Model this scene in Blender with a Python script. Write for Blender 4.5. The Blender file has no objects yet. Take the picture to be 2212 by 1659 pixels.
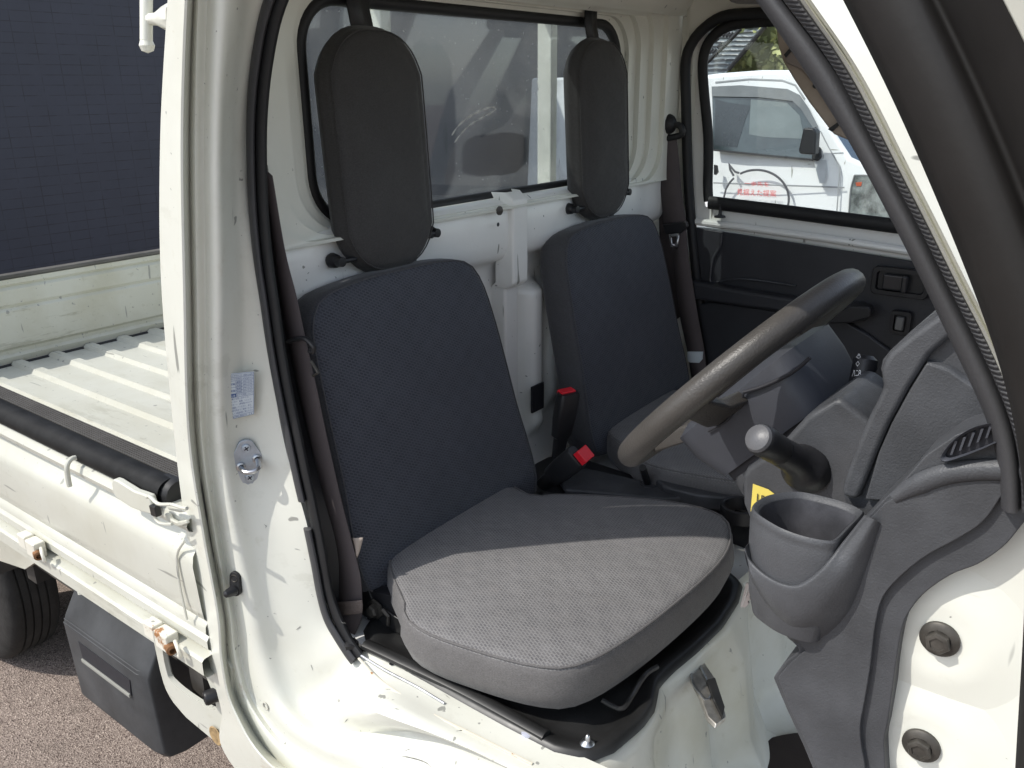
import bpy, bmesh, math, random
from mathutils import Vector, Matrix
random.seed(7)
R = math.radians
scene = bpy.context.scene
COL = scene.collection
# ------------------------------------------------------------------ camera
AZ, PIT, ROLL, FPX = 37.5, 19.25, -0.5, 1840.0
CAM = Vector((1.05, -0.58, 1.54))
_h = Vector((-math.sin(R(AZ)), math.cos(R(AZ)), 0)); _r = Vector((math.cos(R(AZ)), math.sin(R(AZ)), 0)); _z = Vector((0, 0, 1))
FW = _h*math.cos(R(PIT)) - _z*math.sin(R(PIT)); _u = _h*math.sin(R(PIT)) + _z*math.cos(R(PIT))
RT = _r*math.cos(R(ROLL)) + _u*math.sin(R(ROLL)); UP = _u*math.cos(R(ROLL)) - _r*math.sin(R(ROLL))
cd = bpy.data.cameras.new('camera'); cam = bpy.data.objects.new('camera', cd); COL.objects.link(cam)
M = Matrix(((RT.x, UP.x, -FW.x, CAM.x), (RT.y, UP.y, -FW.y, CAM.y), (RT.z, UP.z, -FW.z, CAM.z), (0, 0, 0, 1)))
cam.matrix_world = M
cd.sensor_width = 36; cd.lens = FPX/2212*36; cd.clip_start = 0.02; cd.clip_end = 500
scene.camera = cam
# ------------------------------------------------------------------ light
SUNV = Vector((-0.5, -0.7, 1.0)).normalized()      # towards the sun
w = bpy.data.worlds.new('World'); scene.world = w; w.use_nodes = True
nt = w.node_tree; bg = nt.nodes['Background']; sky = nt.nodes.new('ShaderNodeTexSky'); sky.sky_type = 'NISHITA'; sky.sun_disc = False
sky.sun_elevation = math.asin(SUNV.z); sky.sun_rotation = math.atan2(SUNV.x, SUNV.y)
hs_ = nt.nodes.new('ShaderNodeHueSaturation'); hs_.inputs['Saturation'].default_value = .55; nt.links.new(sky.outputs[0], hs_.inputs['Color']); nt.links.new(hs_.outputs[0], bg.inputs[0]); bg.inputs[1].default_value = 0.15
sl = bpy.data.lights.new('sun', 'SUN'); sl.energy = 2.1; sl.angle = R(0.5); sl.color = (1.0, 0.965, 0.90)
so = bpy.data.objects.new('sun', sl); COL.objects.link(so)
so.rotation_euler = (-SUNV).to_track_quat('-Z', 'Y').to_euler(); so.location = (0, -3, 6)
scene.view_settings.view_transform = 'Standard'; scene.view_settings.look = 'None'
scene.view_settings.exposure = 0.88; scene.view_settings.gamma = 1.0
scene.render.engine = 'CYCLES'
scene.cycles.max_bounces = 10; scene.cycles.transparent_max_bounces = 16; scene.cycles.caustics_reflective = False

# ------------------------------------------------------------------ helpers
def ray(px, py): return FW + RT*((px-1106)/FPX) + UP*((829.5-py)/FPX)
def PY(px, py, y): r = ray(px, py); return CAM + r*((y-CAM.y)/r.y)
def PX(px, py, x): r = ray(px, py); return CAM + r*((x-CAM.x)/r.x)
def PZ(px, py, z): r = ray(px, py); return CAM + r*((z-CAM.z)/r.z)
def PL(px, py, o, n): r = ray(px, py); return CAM + r*((o-CAM).dot(n)/r.dot(n))
def ptsY(L, y): return [PY(a, b, y) for a, b in L]
def V(*a): return Vector(a)

def catmull(P, n, closed=False):
    P = [Vector(p) for p in P]; m = len(P)
    segs = m if closed else m-1; out = []
    tot = n if closed else n-1
    for k in range(n):
        t = k/tot*segs
        i = min(int(t), segs-1); f = t-i
        if closed: a, b, c, d = P[(i-1) % m], P[i % m], P[(i+1) % m], P[(i+2) % m]
        else:
            b, c = P[i], P[i+1]; a = P[i-1] if i > 0 else b*2-c; d = P[i+2] if i+2 < m else c*2-b
        out.append(0.5*((2*b)+(c-a)*f+(2*a-5*b+4*c-d)*f*f+(3*b-3*c+d-a)*f**3))
    return out
def arc(P, n, closed=False, smooth=True):
    """resample by length"""
    Q = catmull(P, max(8*len(P), n*3), closed) if smooth else [Vector(p) for p in P]
    if closed: Q = Q+[Q[0]]
    L = [0]
    for a, b in zip(Q, Q[1:]): L.append(L[-1]+(b-a).length)
    out = []; j = 0; tot = n if closed else n-1
    for k in range(n):
        s = L[-1]*k/tot
        while j < len(Q)-2 and L[j+1] < s: j += 1
        d = L[j+1]-L[j]; f = 0 if d == 0 else (s-L[j])/d
        out.append(Q[j].lerp(Q[j+1], min(1, max(0, f))))
    return out

def link(name, me, mat, parent=None, smooth=True, bev=0, bseg=2, auto=35, solid=0, sub=0):
    o = bpy.data.objects.new(name, me); COL.objects.link(o)
    if mat:
        for m_ in (mat if isinstance(mat, (list, tuple)) else [mat]): me.materials.append(m_)
    if smooth:
        for p in me.polygons: p.use_smooth = True
    if solid:
        s = o.modifiers.new('s', 'SOLIDIFY'); s.thickness = solid; s.offset = 0
    if bev:
        b = o.modifiers.new('b', 'BEVEL'); b.width = bev; b.segments = bseg; b.limit_method = 'ANGLE'; b.angle_limit = R(30)
        try: b.harden_normals = True
        except Exception: pass
    if sub:
        s = o.modifiers.new('u', 'SUBSURF'); s.levels = sub; s.render_levels = sub
    elif smooth and not bev:
        try: me.set_sharp_from_angle(angle=R(auto))
        except Exception: pass
    if parent is not None:
        o.parent = parent
        pm = Matrix.Translation(parent.location) if parent.type == 'EMPTY' else Matrix.Identity(4)
        o.matrix_parent_inverse = pm.inverted()
    return o
def mesh(name, vs, fs, mat, parent=None, uvs=None, **k):
    me = bpy.data.meshes.new(name); me.from_pydata([tuple(v) for v in vs], [], fs)
    bm = bmesh.new(); bm.from_mesh(me); bmesh.ops.remove_doubles(bm, verts=bm.verts, dist=1e-6)
    bmesh.ops.recalc_face_normals(bm, faces=bm.faces); bm.to_mesh(me); bm.free(); me.update()
    return link(name, me, mat, parent, **k)
class MB:
    def __init__(s): s.v = []; s.f = []
    def add(s, vs, fs):
        n = len(s.v); s.v += [Vector(v) for v in vs]; s.f += [tuple(i+n for i in f) for f in fs]; return s
    def prism(s, P, d):
        n = len(P); d = Vector(d); vs = [Vector(p) for p in P]+[Vector(p)+d for p in P]
        fs = [tuple(range(n)), tuple(range(2*n-1, n-1, -1))]+[(i, (i+1) % n, (i+1) % n+n, i+n) for i in range(n)]
        return s.add(vs, fs)
    def box(s, a, b):
        (x0, y0, z0), (x1, y1, z1) = a, b
        return s.prism([(x0, y0, z0), (x1, y0, z0), (x1, y1, z0), (x0, y1, z0)], (0, 0, z1-z0))
    def obox(s, c, ax, ay, az):
        c, ax, ay, az = map(Vector, (c, ax, ay, az))
        return s.prism([c-ax-ay-az, c+ax-ay-az, c+ax+ay-az, c-ax+ay-az], az*2)
    def tube(s, P, r, seg=10, closed=False, cap=True, flat=None):
        """sweep; r float or list; flat=(vector, factor) squashes the section along a vector"""
        P = [Vector(p) for p in P]; m = len(P); vs = []; fs = []
        up = None
        for i, p in enumerate(P):
            if closed: t = (P[(i+1) % m]-P[i-1]).normalized()
            else: t = (P[min(i+1, m-1)]-P[max(i-1, 0)]).normalized()
            if up is None: up = t.orthogonal().normalized()
            up = (up-t*up.dot(t)).normalized(); sd = t.cross(up)
            rr = r[i] if isinstance(r, (list, tuple)) else r
            for k in range(seg):
                a = 2*math.pi*k/seg; o = up*math.cos(a)*rr+sd*math.sin(a)*rr
                if flat: fv, ff = flat; o = o-fv*(o.dot(fv))*(1-ff)
                vs.append(p+o)
        for i in range(m if closed else m-1):
            j = (i+1) % m
            for k in range(seg): fs.append((i*seg+k, i*seg+(k+1) % seg, j*seg+(k+1) % seg, j*seg+k))
        if cap and not closed: fs += [tuple(range(seg)), tuple(range((m-1)*seg, m*seg))]
        return s.add(vs, fs)
    def loft(s, rails, closed=False, close_r=False):
        n = len(rails[0]); vs = [p for r_ in rails for p in r_]; fs = []
        m = len(rails)
        for i in range(m if close_r else m-1):
            for j in range(n if closed else n-1):
                a = i*n+j; b = i*n+(j+1) % n; c = ((i+1) % m)*n+(j+1) % n; d = ((i+1) % m)*n+j; fs.append((a, b, c, d))
        return s.add(vs, fs)
    def lathe(s, O, ax, prof, seg=24):
        """prof list of (radius, height) about axis"""
        O = Vector(O); ax = Vector(ax).normalized(); u = ax.orthogonal().normalized(); v = ax.cross(u); rings = []
        for r_, h in prof: rings.append([O+ax*h+(u*math.cos(2*math.pi*k/seg)+v*math.sin(2*math.pi*k/seg))*r_ for k in range(seg)])
        return s.loft(rings, closed=True)
    def out(s, name, mat, parent=None, **k): return mesh(name, s.v, s.f, mat, parent, **k)
def rrect(w_, h_, r_, n=6):
    P = []
    for cx, cy, a0 in ((w_/2-r_, h_/2-r_, 0), (-w_/2+r_, h_/2-r_, 90), (-w_/2+r_, -h_/2+r_, 180), (w_/2-r_, -h_/2+r_, 270)):
        for k in range(n+1): a = R(a0+90*k/n); P.append((cx+r_*math.cos(a), cy+r_*math.sin(a)))
    return P
def extr_profile(P, axis, a, b, seg=1):
    """profile list of (p,q) swept along axis x or y: open sheet"""
    rails = []
    for i in range(seg+1):
        t = a+(b-a)*i/seg
        rails.append([Vector((t, p, q)) if axis == 'x' else Vector((p, t, q)) for p, q in P])
    m = MB(); m.loft(rails); return m
def tag(o, label=None, cat=None, group=None, kind=None):
    if label: o['label'] = label
    if cat: o['category'] = cat
    if group: o['group'] = group
    if kind: o['kind'] = kind
    return o
def empty(name, loc):
    o = bpy.data.objects.new(name, None); COL.objects.link(o); o.location = loc; o.empty_display_size = .1; return o
def cushion(name, outline, O, U, Vv, N, thick, rnd, dome, mat, parent, nout=72, undercut=0.0, seat=None, tag_=None, back=True):
    """upholstered pad: outline of (u,v) in frame O,U,V; face towards N"""
    C2 = [Vector((a, b, 0)) for a, b in outline]; Q = arc(C2, nout, True)
    cen = sum(Q, Vector())/len(Q); area = sum(Q[i].x*Q[(i+1) % nout].y-Q[(i+1) % nout].x*Q[i].y for i in range(nout))
    nr = []
    for i in range(nout):
        t = (Q[(i+1) % nout]-Q[i-1]).normalized(); n_ = Vector((t.y, -t.x, 0)); nr.append(n_ if area > 0 else -n_)
    rings = []
    for s_ in (0.02, .12, .25, .4, .55, .7, .82, .91, .97): rings.append(([cen.lerp(q-n_*rnd, s_) for q, n_ in zip(Q, nr)], dome*(1-s_**4)))
    for k in range(6):
        a = R(90-90*k/5); rings.append(([q-n_*rnd*(1-math.cos(a)) for q, n_ in zip(Q, nr)], rnd*(math.sin(a)-1)))
    rings.append(([q+n_*0.003 for q, n_ in zip(Q, nr)], -thick*.5)); rings.append(([q-n_*undercut*.5 for q, n_ in zip(Q, nr)], -thick+rnd*.8))
    rings.append(([q-n_*(undercut+rnd*.3) for q, n_ in zip(Q, nr)], -thick+rnd*.25)); rings.append(([q-n_*(undercut+rnd) for q, n_ in zip(Q, nr)], -thick))
    rings.append(([cen.lerp(q, .05) for q in Q], -thick))
    vs = []; fs = []; uv = []
    for rg, h in rings:
        for p in rg:
            vs.append(O+U*p.x+Vv*p.y+N*h); uv.append((p.x+ (0 if h > -rnd*.9 else 0), p.y+h*.6))
    for i in range(len(rings)-1):
        for j in range(nout): fs.append((i*nout+j, i*nout+(j+1) % nout, (i+1)*nout+(j+1) % nout, (i+1)*nout+j))
    fs.append(tuple(range(nout)))
    me = bpy.data.meshes.new(name); me.from_pydata([tuple(v) for v in vs], [], fs)
    ul = me.uv_layers.new(name='UVMap')
    for p in me.polygons:
        for li in p.loop_indices: ul.data[li].uv = uv[me.loops[li].vertex_index]
    # material split: side band
    sideflag = []
    for i in range(len(rings)-1):
        for j in range(nout): sideflag.append(1 if i >= 12 else 0)
    me.update()
    bm = bmesh.new(); bm.from_mesh(me); bmesh.ops.recalc_face_normals(bm, faces=bm.faces); bm.to_mesh(me); bm.free()
    o = link(name, me, mat, parent, auto=180)
    for i, fl in enumerate(sideflag):
        if len(me.materials) > 1: me.polygons[i].material_index = fl
    seam = [O+U*(q.x-n_.x*rnd*.25)+Vv*(q.y-n_.y*rnd*.25)+N*(-rnd*.22) for q, n_ in zip(Q, nr)]
    return o, seam

def crowd2(rails, k):
    n = len(rails[0]); cols = [catmull([r_[j] for r_ in rails], (len(rails)-1)*k+1) for j in range(n)]
    return [[cols[j][i] for j in range(n)] for i in range(len(cols[0]))]
# ------------------------------------------------------------------ materials
def nodes(name):
    m = bpy.data.materials.new(name); m.use_nodes = True; t = m.node_tree; return m, t, t.nodes['Principled BSDF']
def noise(t, scale, detail=4, coord='Object', vec=None, rough=.6):
    tc = t.nodes.new('ShaderNodeTexCoord'); mp = t.nodes.new('ShaderNodeMapping'); n = t.nodes.new('ShaderNodeTexNoise')
    t.links.new(tc.outputs[coord], mp.inputs[0]); t.links.new(mp.outputs[0], n.inputs['Vector'])
    if vec: mp.inputs['Scale'].default_value = vec
    n.inputs['Scale'].default_value = scale; n.inputs['Detail'].default_value = detail; n.inputs['Roughness'].default_value = rough
    return n
def ramp(t, src, a, b, ca=(0, 0, 0, 1), cb=(1, 1, 1, 1)):
    r_ = t.nodes.new('ShaderNodeValToRGB'); t.links.new(src, r_.inputs[0]); e = r_.color_ramp.elements
    e[0].position = a; e[1].position = b; e[0].color = ca; e[1].color = cb; return r_
def mix(t, fac, a, b, mode='MIX'):
    x = t.nodes.new('ShaderNodeMixRGB'); x.blend_type = mode
    for i, v in ((0, fac), (1, a), (2, b)):
        if isinstance(v, bpy.types.NodeSocket): t.links.new(v, x.inputs[i])
        elif isinstance(v, (int, float)): x.inputs[i].default_value = v
        else: x.inputs[i].default_value = (*v[:3], 1)
    return x.outputs[0]
def bump(t, b, h, strength, dist=.001):
    n = t.nodes.new('ShaderNodeBump'); t.links.new(h, n.inputs['Height']); n.inputs['Strength'].default_value = strength; n.inputs['Distance'].default_value = dist
    t.links.new(n.outputs[0], b.inputs['Normal']); return n
def simple(name, c, rough=.5, metal=0, spec=.4, coat=0, var=.12, vs=8, grain=0, gs=500, gd=.0006, rv=.1):
    m, t, b = nodes(name); n = noise(t, vs, 5)
    col = mix(t, ramp(t, n.outputs[0], .35, .7).outputs[0], [x*(1-var) for x in c], [min(1, x*(1+var)) for x in c])
    t.links.new(col, b.inputs['Base Color'])
    rr = t.nodes.new('ShaderNodeMapRange'); t.links.new(noise(t, vs*3, 4).outputs[0], rr.inputs[0]); rr.inputs[3].default_value = max(0, rough-rv); rr.inputs[4].default_value = min(1, rough+rv)
    t.links.new(rr.outputs[0], b.inputs['Roughness'])
    b.inputs['Metallic'].default_value = metal; b.inputs['Specular IOR Level'].default_value = spec; b.inputs['Coat Weight'].default_value = coat; b.inputs['Coat Roughness'].default_value = .15
    if grain: bump(t, b, noise(t, gs, 2).outputs[0], grain, gd)
    return m
def paint(name, c, wear=.0, grime=.25, rough=.28, stretch=(1, 1, 1), rust=0.0):
    m, t, b = nodes(name)
    n1 = noise(t, 5, 6); n2 = noise(t, 38, 5)
    col = mix(t, ramp(t, n1.outputs[0], .42, .75).outputs[0], c, [c[0]*(1-grime*.35), c[1]*(1-grime*.4), c[2]*(1-grime*.55)])
    col = mix(t, ramp(t, n2.outputs[0], .62, .8).outputs[0], col, [c[0]*(1-grime*.5), c[1]*(1-grime*.55), c[2]*(1-grime*.7)])
    # little scratches and chips
    for sc, vec, lo in ((60, (1, 1, .12), .735), (60, (.12, 1, 1), .74), (140, (1, 1, 1), .76)):
        s_ = noise(t, sc, 2, vec=vec, rough=.4)
        col = mix(t, ramp(t, s_.outputs[0], lo-.03*wear, lo+.02-.03*wear).outputs[0], col, (.30, .30, .27))
    if wear:
        s_ = noise(t, 9, 8, vec=stretch, rough=.75); s2 = noise(t, 3.0, 3)
        mk = mix(t, 1.0, ramp(t, s_.outputs[0], .56, .60).outputs[0], ramp(t, s2.outputs[0], .38, .60).outputs[0], 'MULTIPLY')
        mk = mix(t, 1.0, mk, (wear, wear, wear), 'MULTIPLY')
        col = mix(t, mk, col, (.30, .29, .22))
    if name == 'sill_paint':
        s_ = noise(t, 22, 7, vec=(.5, 1.6, 1), rough=.75); s2 = noise(t, 5, 3); mk = mix(t, 1.0, ramp(t, s_.outputs[0], .60, .66).outputs[0], ramp(t, s2.outputs[0], .48, .66).outputs[0], 'MULTIPLY'); col = mix(t, mix(t, 1.0, mk, (.55, .55, .55), 'MULTIPLY'), col, (.40, .31, .20))
    if rust:
        s_ = noise(t, 16, 6, rough=.7); col = mix(t, ramp(t, s_.outputs[0], .66-rust*.1, .70-rust*.1).outputs[0], col, (.33, .15, .05))
    t.links.new(col, b.inputs['Base Color'])
    rr = t.nodes.new('ShaderNodeMapRange'); t.links.new(n2.outputs[0], rr.inputs[0]); rr.inputs[3].default_value = rough-.06; rr.inputs[4].default_value = rough+.22
    t.links.new(rr.outputs[0], b.inputs['Roughness']); b.inputs['Coat Weight'].default_value = .35; b.inputs['Coat Roughness'].default_value = .12
    bump(t, b, noise(t, 14, 3).outputs[0], .12, .004)
    return m
def fabric(name, c, dark, plain=False, sheen=.15, wear=0):
    m, t, b = nodes(name); tc = t.nodes.new('ShaderNodeTexCoord')
    fine = t.nodes.new('ShaderNodeTexWave'); mp = t.nodes.new('ShaderNodeMapping'); t.links.new(tc.outputs['UV'], mp.inputs[0]); mp.inputs['Rotation'].default_value = (0, 0, R(38))
    t.links.new(mp.outputs[0], fine.inputs['Vector']); fine.inputs['Scale'].default_value = 150; fine.inputs['Distortion'].default_value = .4
    h = fine.outputs['Fac']
    if plain:
        fn = noise(t, 420, 2, vec=(1, 1, 2.2)); h = fn.outputs[0]; col = mix(t, ramp(t, fn.outputs[0], .35, .65).outputs[0], [x*.80 for x in c], [x*1.12 for x in c])
    else:
        mp2 = t.nodes.new('ShaderNodeMapping'); t.links.new(tc.outputs['UV'], mp2.inputs[0]); mp2.inputs['Rotation'].default_value = (0, 0, R(28))
        br = t.nodes.new('ShaderNodeTexBrick'); t.links.new(mp2.outputs[0], br.inputs['Vector']); br.inputs['Scale'].default_value = 1.0
        br.inputs['Brick Width'].default_value = .0074; br.inputs['Row Height'].default_value = .0042; br.inputs['Mortar Size'].default_value = .0012; br.inputs['Mortar Smooth'].default_value = .6
        br.offset = .5
        br.inputs['Color1'].default_value = (0, 0, 0, 1); br.inputs['Color2'].default_value = (.25, .25, .25, 1); br.inputs['Mortar'].default_value = (1, 1, 1, 1)
        # broad diamond lattice that makes the dashes fade in and out
        wv = []
        for ang in (52, -40):
            mpw = t.nodes.new('ShaderNodeMapping'); t.links.new(tc.outputs['UV'], mpw.inputs[0]); mpw.inputs['Rotation'].default_value = (0, 0, R(ang))
            x = t.nodes.new('ShaderNodeTexWave'); t.links.new(mpw.outputs[0], x.inputs['Vector']); x.inputs['Scale'].default_value = 9.5; x.inputs['Distortion'].default_value = .3; wv.append(x.outputs['Fac'])
        lat = mix(t, .5, wv[0], wv[1]); amt = ramp(t, lat, .25, .75, (.72, .72, .72, 1), (1, 1, 1, 1)).outputs[0]
        msk = mix(t, amt, (1, 1, 1), br.outputs['Color'])
        col = mix(t, msk, dark, c); h = mix(t, .25, msk, fine.outputs['Fac'])
    n = noise(t, 7, 4, 'UV'); col = mix(t, ramp(t, n.outputs[0], .3, .75).outputs[0], mix(t, .82, (0, 0, 0), col), col)
    if wear: n = noise(t, 30, 4, 'UV'); col = mix(t, ramp(t, n.outputs[0], .55, .8, cb=(wear, wear, wear, 1)).outputs[0], col, (.30, .26, .24))
    t.links.new(col, b.inputs['Base Color']); b.inputs['Roughness'].default_value = .85; b.inputs['Specular IOR Level'].default_value = .25
    b.inputs['Sheen Weight'].default_value = sheen; b.inputs['Sheen Roughness'].default_value = .4
    bp_ = bump(t, b, h, .5, .0012); wr = noise(t, 11, 3, 'UV', vec=(1, 1.8, 1)); b2_ = t.nodes.new('ShaderNodeBump'); t.links.new(wr.outputs[0], b2_.inputs['Height']); b2_.inputs['Strength'].default_value = .45; b2_.inputs['Distance'].default_value = .012; t.links.new(b2_.outputs[0], bp_.inputs['Normal'])
    return m
def glass(name, tint=(.9, .95, .94), dust=.1, dcol=(.5, .52, .52), patches=()):
    m = bpy.data.materials.new(name); m.use_nodes = True; t = m.node_tree; t.nodes.clear()
    o = t.nodes.new('ShaderNodeOutputMaterial'); tr = t.nodes.new('ShaderNodeBsdfTransparent'); gl = t.nodes.new('ShaderNodeBsdfGlossy'); gl.inputs['Roughness'].default_value = .01
    tr.inputs[0].default_value = (*tint, 1); fr = t.nodes.new('ShaderNodeFresnel'); geo = t.nodes.new('ShaderNodeNewGeometry'); io = t.nodes.new('ShaderNodeMapRange')
    t.links.new(geo.outputs['Backfacing'], io.inputs[0]); io.inputs[3].default_value = 1.5; io.inputs[4].default_value = 1/1.5; t.links.new(io.outputs[0], fr.inputs[0])
    mx = t.nodes.new('ShaderNodeMixShader'); t.links.new(fr.outputs[0], mx.inputs[0]); t.links.new(tr.outputs[0], mx.inputs[1]); t.links.new(gl.outputs[0], mx.inputs[2])
    df = t.nodes.new('ShaderNodeBsdfDiffuse'); tl = t.nodes.new('ShaderNodeBsdfTranslucent'); df.inputs[0].default_value = (*dcol, 1); tl.inputs[0].default_value = (*dcol, 1)
    ad = t.nodes.new('ShaderNodeMixShader'); ad.inputs[0].default_value = .5; t.links.new(df.outputs[0], ad.inputs[1]); t.links.new(tl.outputs[0], ad.inputs[2])
    n = noise(t, 7, 6, rough=.7); n2 = noise(t, 130, 3)
    f = mix(t, ramp(t, n2.outputs[0], .68, .74).outputs[0], ramp(t, n.outputs[0], .3, .75, (dust*.6,)*3+(1,), (dust*1.3,)*3+(1,)).outputs[0], (min(1, dust*4),)*3)
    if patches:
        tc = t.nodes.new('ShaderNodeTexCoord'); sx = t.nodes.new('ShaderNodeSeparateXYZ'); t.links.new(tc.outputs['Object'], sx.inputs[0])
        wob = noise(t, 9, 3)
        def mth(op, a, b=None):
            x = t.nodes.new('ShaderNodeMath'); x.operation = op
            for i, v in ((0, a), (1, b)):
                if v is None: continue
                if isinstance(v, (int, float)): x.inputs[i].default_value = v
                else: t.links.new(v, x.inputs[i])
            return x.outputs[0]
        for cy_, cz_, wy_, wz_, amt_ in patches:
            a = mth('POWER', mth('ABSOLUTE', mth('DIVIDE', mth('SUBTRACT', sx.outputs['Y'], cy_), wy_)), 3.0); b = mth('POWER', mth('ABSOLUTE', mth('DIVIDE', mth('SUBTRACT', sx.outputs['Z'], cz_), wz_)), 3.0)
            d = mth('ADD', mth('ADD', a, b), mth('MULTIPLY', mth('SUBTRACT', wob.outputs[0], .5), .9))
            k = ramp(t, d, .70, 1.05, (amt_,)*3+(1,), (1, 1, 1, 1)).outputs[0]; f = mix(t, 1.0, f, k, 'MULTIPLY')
    m2 = t.nodes.new('ShaderNodeMixShader'); t.links.new(f, m2.inputs[0]); t.links.new(mx.outputs[0], m2.inputs[1]); t.links.new(ad.outputs[0], m2.inputs[2])
    t.links.new(m2.outputs[0], o.inputs[0]); return m

WHITE = paint('white_paint', (.72, .72, .645), wear=0, grime=.18)
WHITEIN = paint('interior_white_paint', (.80, .80, .77), wear=0, grime=.12, rough=.35)
HEADER = paint('cream_cab_paint', (.70, .70, .63), wear=0, grime=.12, rough=.45)
BEDW = paint('bed_white_paint', (.56, .56, .495), wear=.35, grime=.3, stretch=(.25, 1.2, 1.2))
GATEW = paint('worn_gate_paint', (.53, .53, .455), wear=.75, grime=.5, rough=.5, stretch=(1, .22, 1.8))
SILLW = paint('sill_paint', (.67, .67, .60), wear=.18, grime=.22, stretch=(.4, 1, 1))
RUSTW = paint('hinge_paint', (.74, .72, .64), wear=.2, grime=.4, rust=.55)
BLACKR = simple('black_rubber', (.012, .012, .013), .55, grain=.15, gs=300)
GREYR = simple('grey_rubber_trim', (.045, .045, .048), .5, grain=.3, gs=600, gd=.0008)
BLK = simple('black_plastic', (.016, .016, .018), .42, grain=.2, gs=700)
BLKP = simple('black_painted_steel', (.018, .018, .018), .38, var=.3, vs=14)
DASH = simple('dark_grey_plastic', (.058, .060, .065), .50, grain=.55, gs=620, gd=.0007, var=.22, vs=16, rv=.12)
DASHL = simple('column_plastic', (.052, .055, .066), .45, grain=.4, gs=700, gd=.0005, rv=.06)
DOORP = simple('door_trim_plastic', (.029, .030, .035), .45, grain=.5, gs=600, gd=.0006)
WHEELM = simple('leathery_wheel_plastic', (.062, .057, .052), .38, grain=.55, gs=420, gd=.0010, var=.15)
CUSH = fabric('seat_fabric_worn', (.215, .208, .205), (.115, .112, .116), wear=.12)
CUSHS = fabric('seat_side_fabric', (.140, .134, .132), (.05, .05, .05), plain=True)
BACKF = fabric('backrest_fabric', (.084, .089, .106), (.040, .043, .054))
BACKS = fabric('backrest_side_fabric', (.085, .085, .092), (.05, .05, .05), plain=True)
HEADF = fabric('headrest_fabric', (.062, .060, .059), (.04, .04, .04), plain=True)
BELT = simple('seat_belt_webbing', (.078, .064, .064), .8, grain=.6, gs=900, gd=.0006)
RED = simple('red_button', (.75, .02, .035), .35, var=.05)
METAL = simple('bright_steel', (.55, .56, .58), .3, metal=1, var=.2, vs=30)
ZINC = simple('zinc_plated_steel', (.42, .47, .53), .38, metal=.8, var=.2, vs=40)
BOLT = simple('dark_bolt_steel', (.085, .078, .068), .5, metal=.5, var=.3, vs=60)
BEIGE = simple('beige_trim', (.40, .33, .27), .7, grain=.3)
def painted_reflections():  # dark reflected shapes on the rear glass, painted by thinning its dust
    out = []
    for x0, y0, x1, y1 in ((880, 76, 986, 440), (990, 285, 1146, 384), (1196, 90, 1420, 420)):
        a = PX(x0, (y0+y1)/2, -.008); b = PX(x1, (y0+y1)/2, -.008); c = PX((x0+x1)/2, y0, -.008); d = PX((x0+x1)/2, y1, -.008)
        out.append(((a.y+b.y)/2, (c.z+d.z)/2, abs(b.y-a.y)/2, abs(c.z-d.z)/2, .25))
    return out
GLASSR = glass('rear_glass', (.86, .90, .90), .27, (.42, .425, .43), painted_reflections())
GLASSD = glass('door_glass', (.93, .96, .95), .015)
TYRE = simple('tyre_rubber', (.022, .021, .020), .8, var=.3, vs=20, grain=.6, gs=120, gd=.002)
BOXP = simple('grey_black_plastic_box', (.045, .047, .050), .55, grain=.3, gs=250, var=.3, vs=10)
UNDER = simple('dark_chassis_steel', (.05, .045, .04), .7, var=.4, vs=12)
MAT = simple('brown_rubber_mat', (.035, .026, .022), .8, grain=.5, gs=200)
YEL = simple('yellow_note', (.72, .58, .12), .7, var=.06)
INK = simple('dark_ink', (.02, .02, .025), .6, var=0)
BLUEINK = simple('blue_ink', (.06, .11, .28), .6, var=0)
STICK = simple('sticker_paper', (.60, .65, .68), .45, var=.04)
REDINK = simple('red_letter_film', (.75, .08, .07), .5, var=0)
GREYINK = simple('grey_line_film', (.10, .10, .11), .5, var=0)
WGLYPH = simple('white_print', (.7, .7, .7), .6, var=0)

# ------------------------------------------------------------------ setting
def ground_mat():
    m, t, b = nodes('asphalt'); n = noise(t, 260, 3, rough=.7); v = t.nodes.new('ShaderNodeTexVoronoi'); tc = t.nodes.new('ShaderNodeTexCoord')
    t.links.new(tc.outputs['Object'], v.inputs['Vector']); v.inputs['Scale'].default_value = 280
    col = mix(t, ramp(t, n.outputs[0], .35, .68).outputs[0], (.20, .152, .125), (.42, .34, .29))
    sp = t.nodes.new('ShaderNodeSeparateColor'); t.links.new(v.outputs['Color'], sp.inputs[0])
    col = mix(t, ramp(t, sp.outputs[0], .78, .86, cb=(.7, .7, .7, 1)).outputs[0], col, (.55, .45, .38))
    col = mix(t, ramp(t, sp.outputs[1], .80, .88, cb=(.8, .8, .8, 1)).outputs[0], col, (.09, .06, .05))
    col = mix(t, ramp(t, noise(t, 2.2, 5).outputs[0], .35, .7).outputs[0], mix(t, .8, (0, 0, 0), col), col)
    col = mix(t, ramp(t, noise(t, 7, 6, rough=.7).outputs[0], .55, .72, cb=(.55, .55, .55, 1)).outputs[0], col, (.15, .12, .10))
    t.links.new(col, b.inputs['Base Color']); b.inputs['Roughness'].default_value = .92
    bump(t, b, mix(t, .5, n.outputs[0], v.outputs['Distance']), .9, .006); return m
g = MB().add([(-60, -60, 0), (60, -60, 0), (60, 60, 0), (-60, 60, 0)], [(0, 1, 2, 3)]).out('ground', ground_mat()); tag(g, kind='structure')

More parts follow.
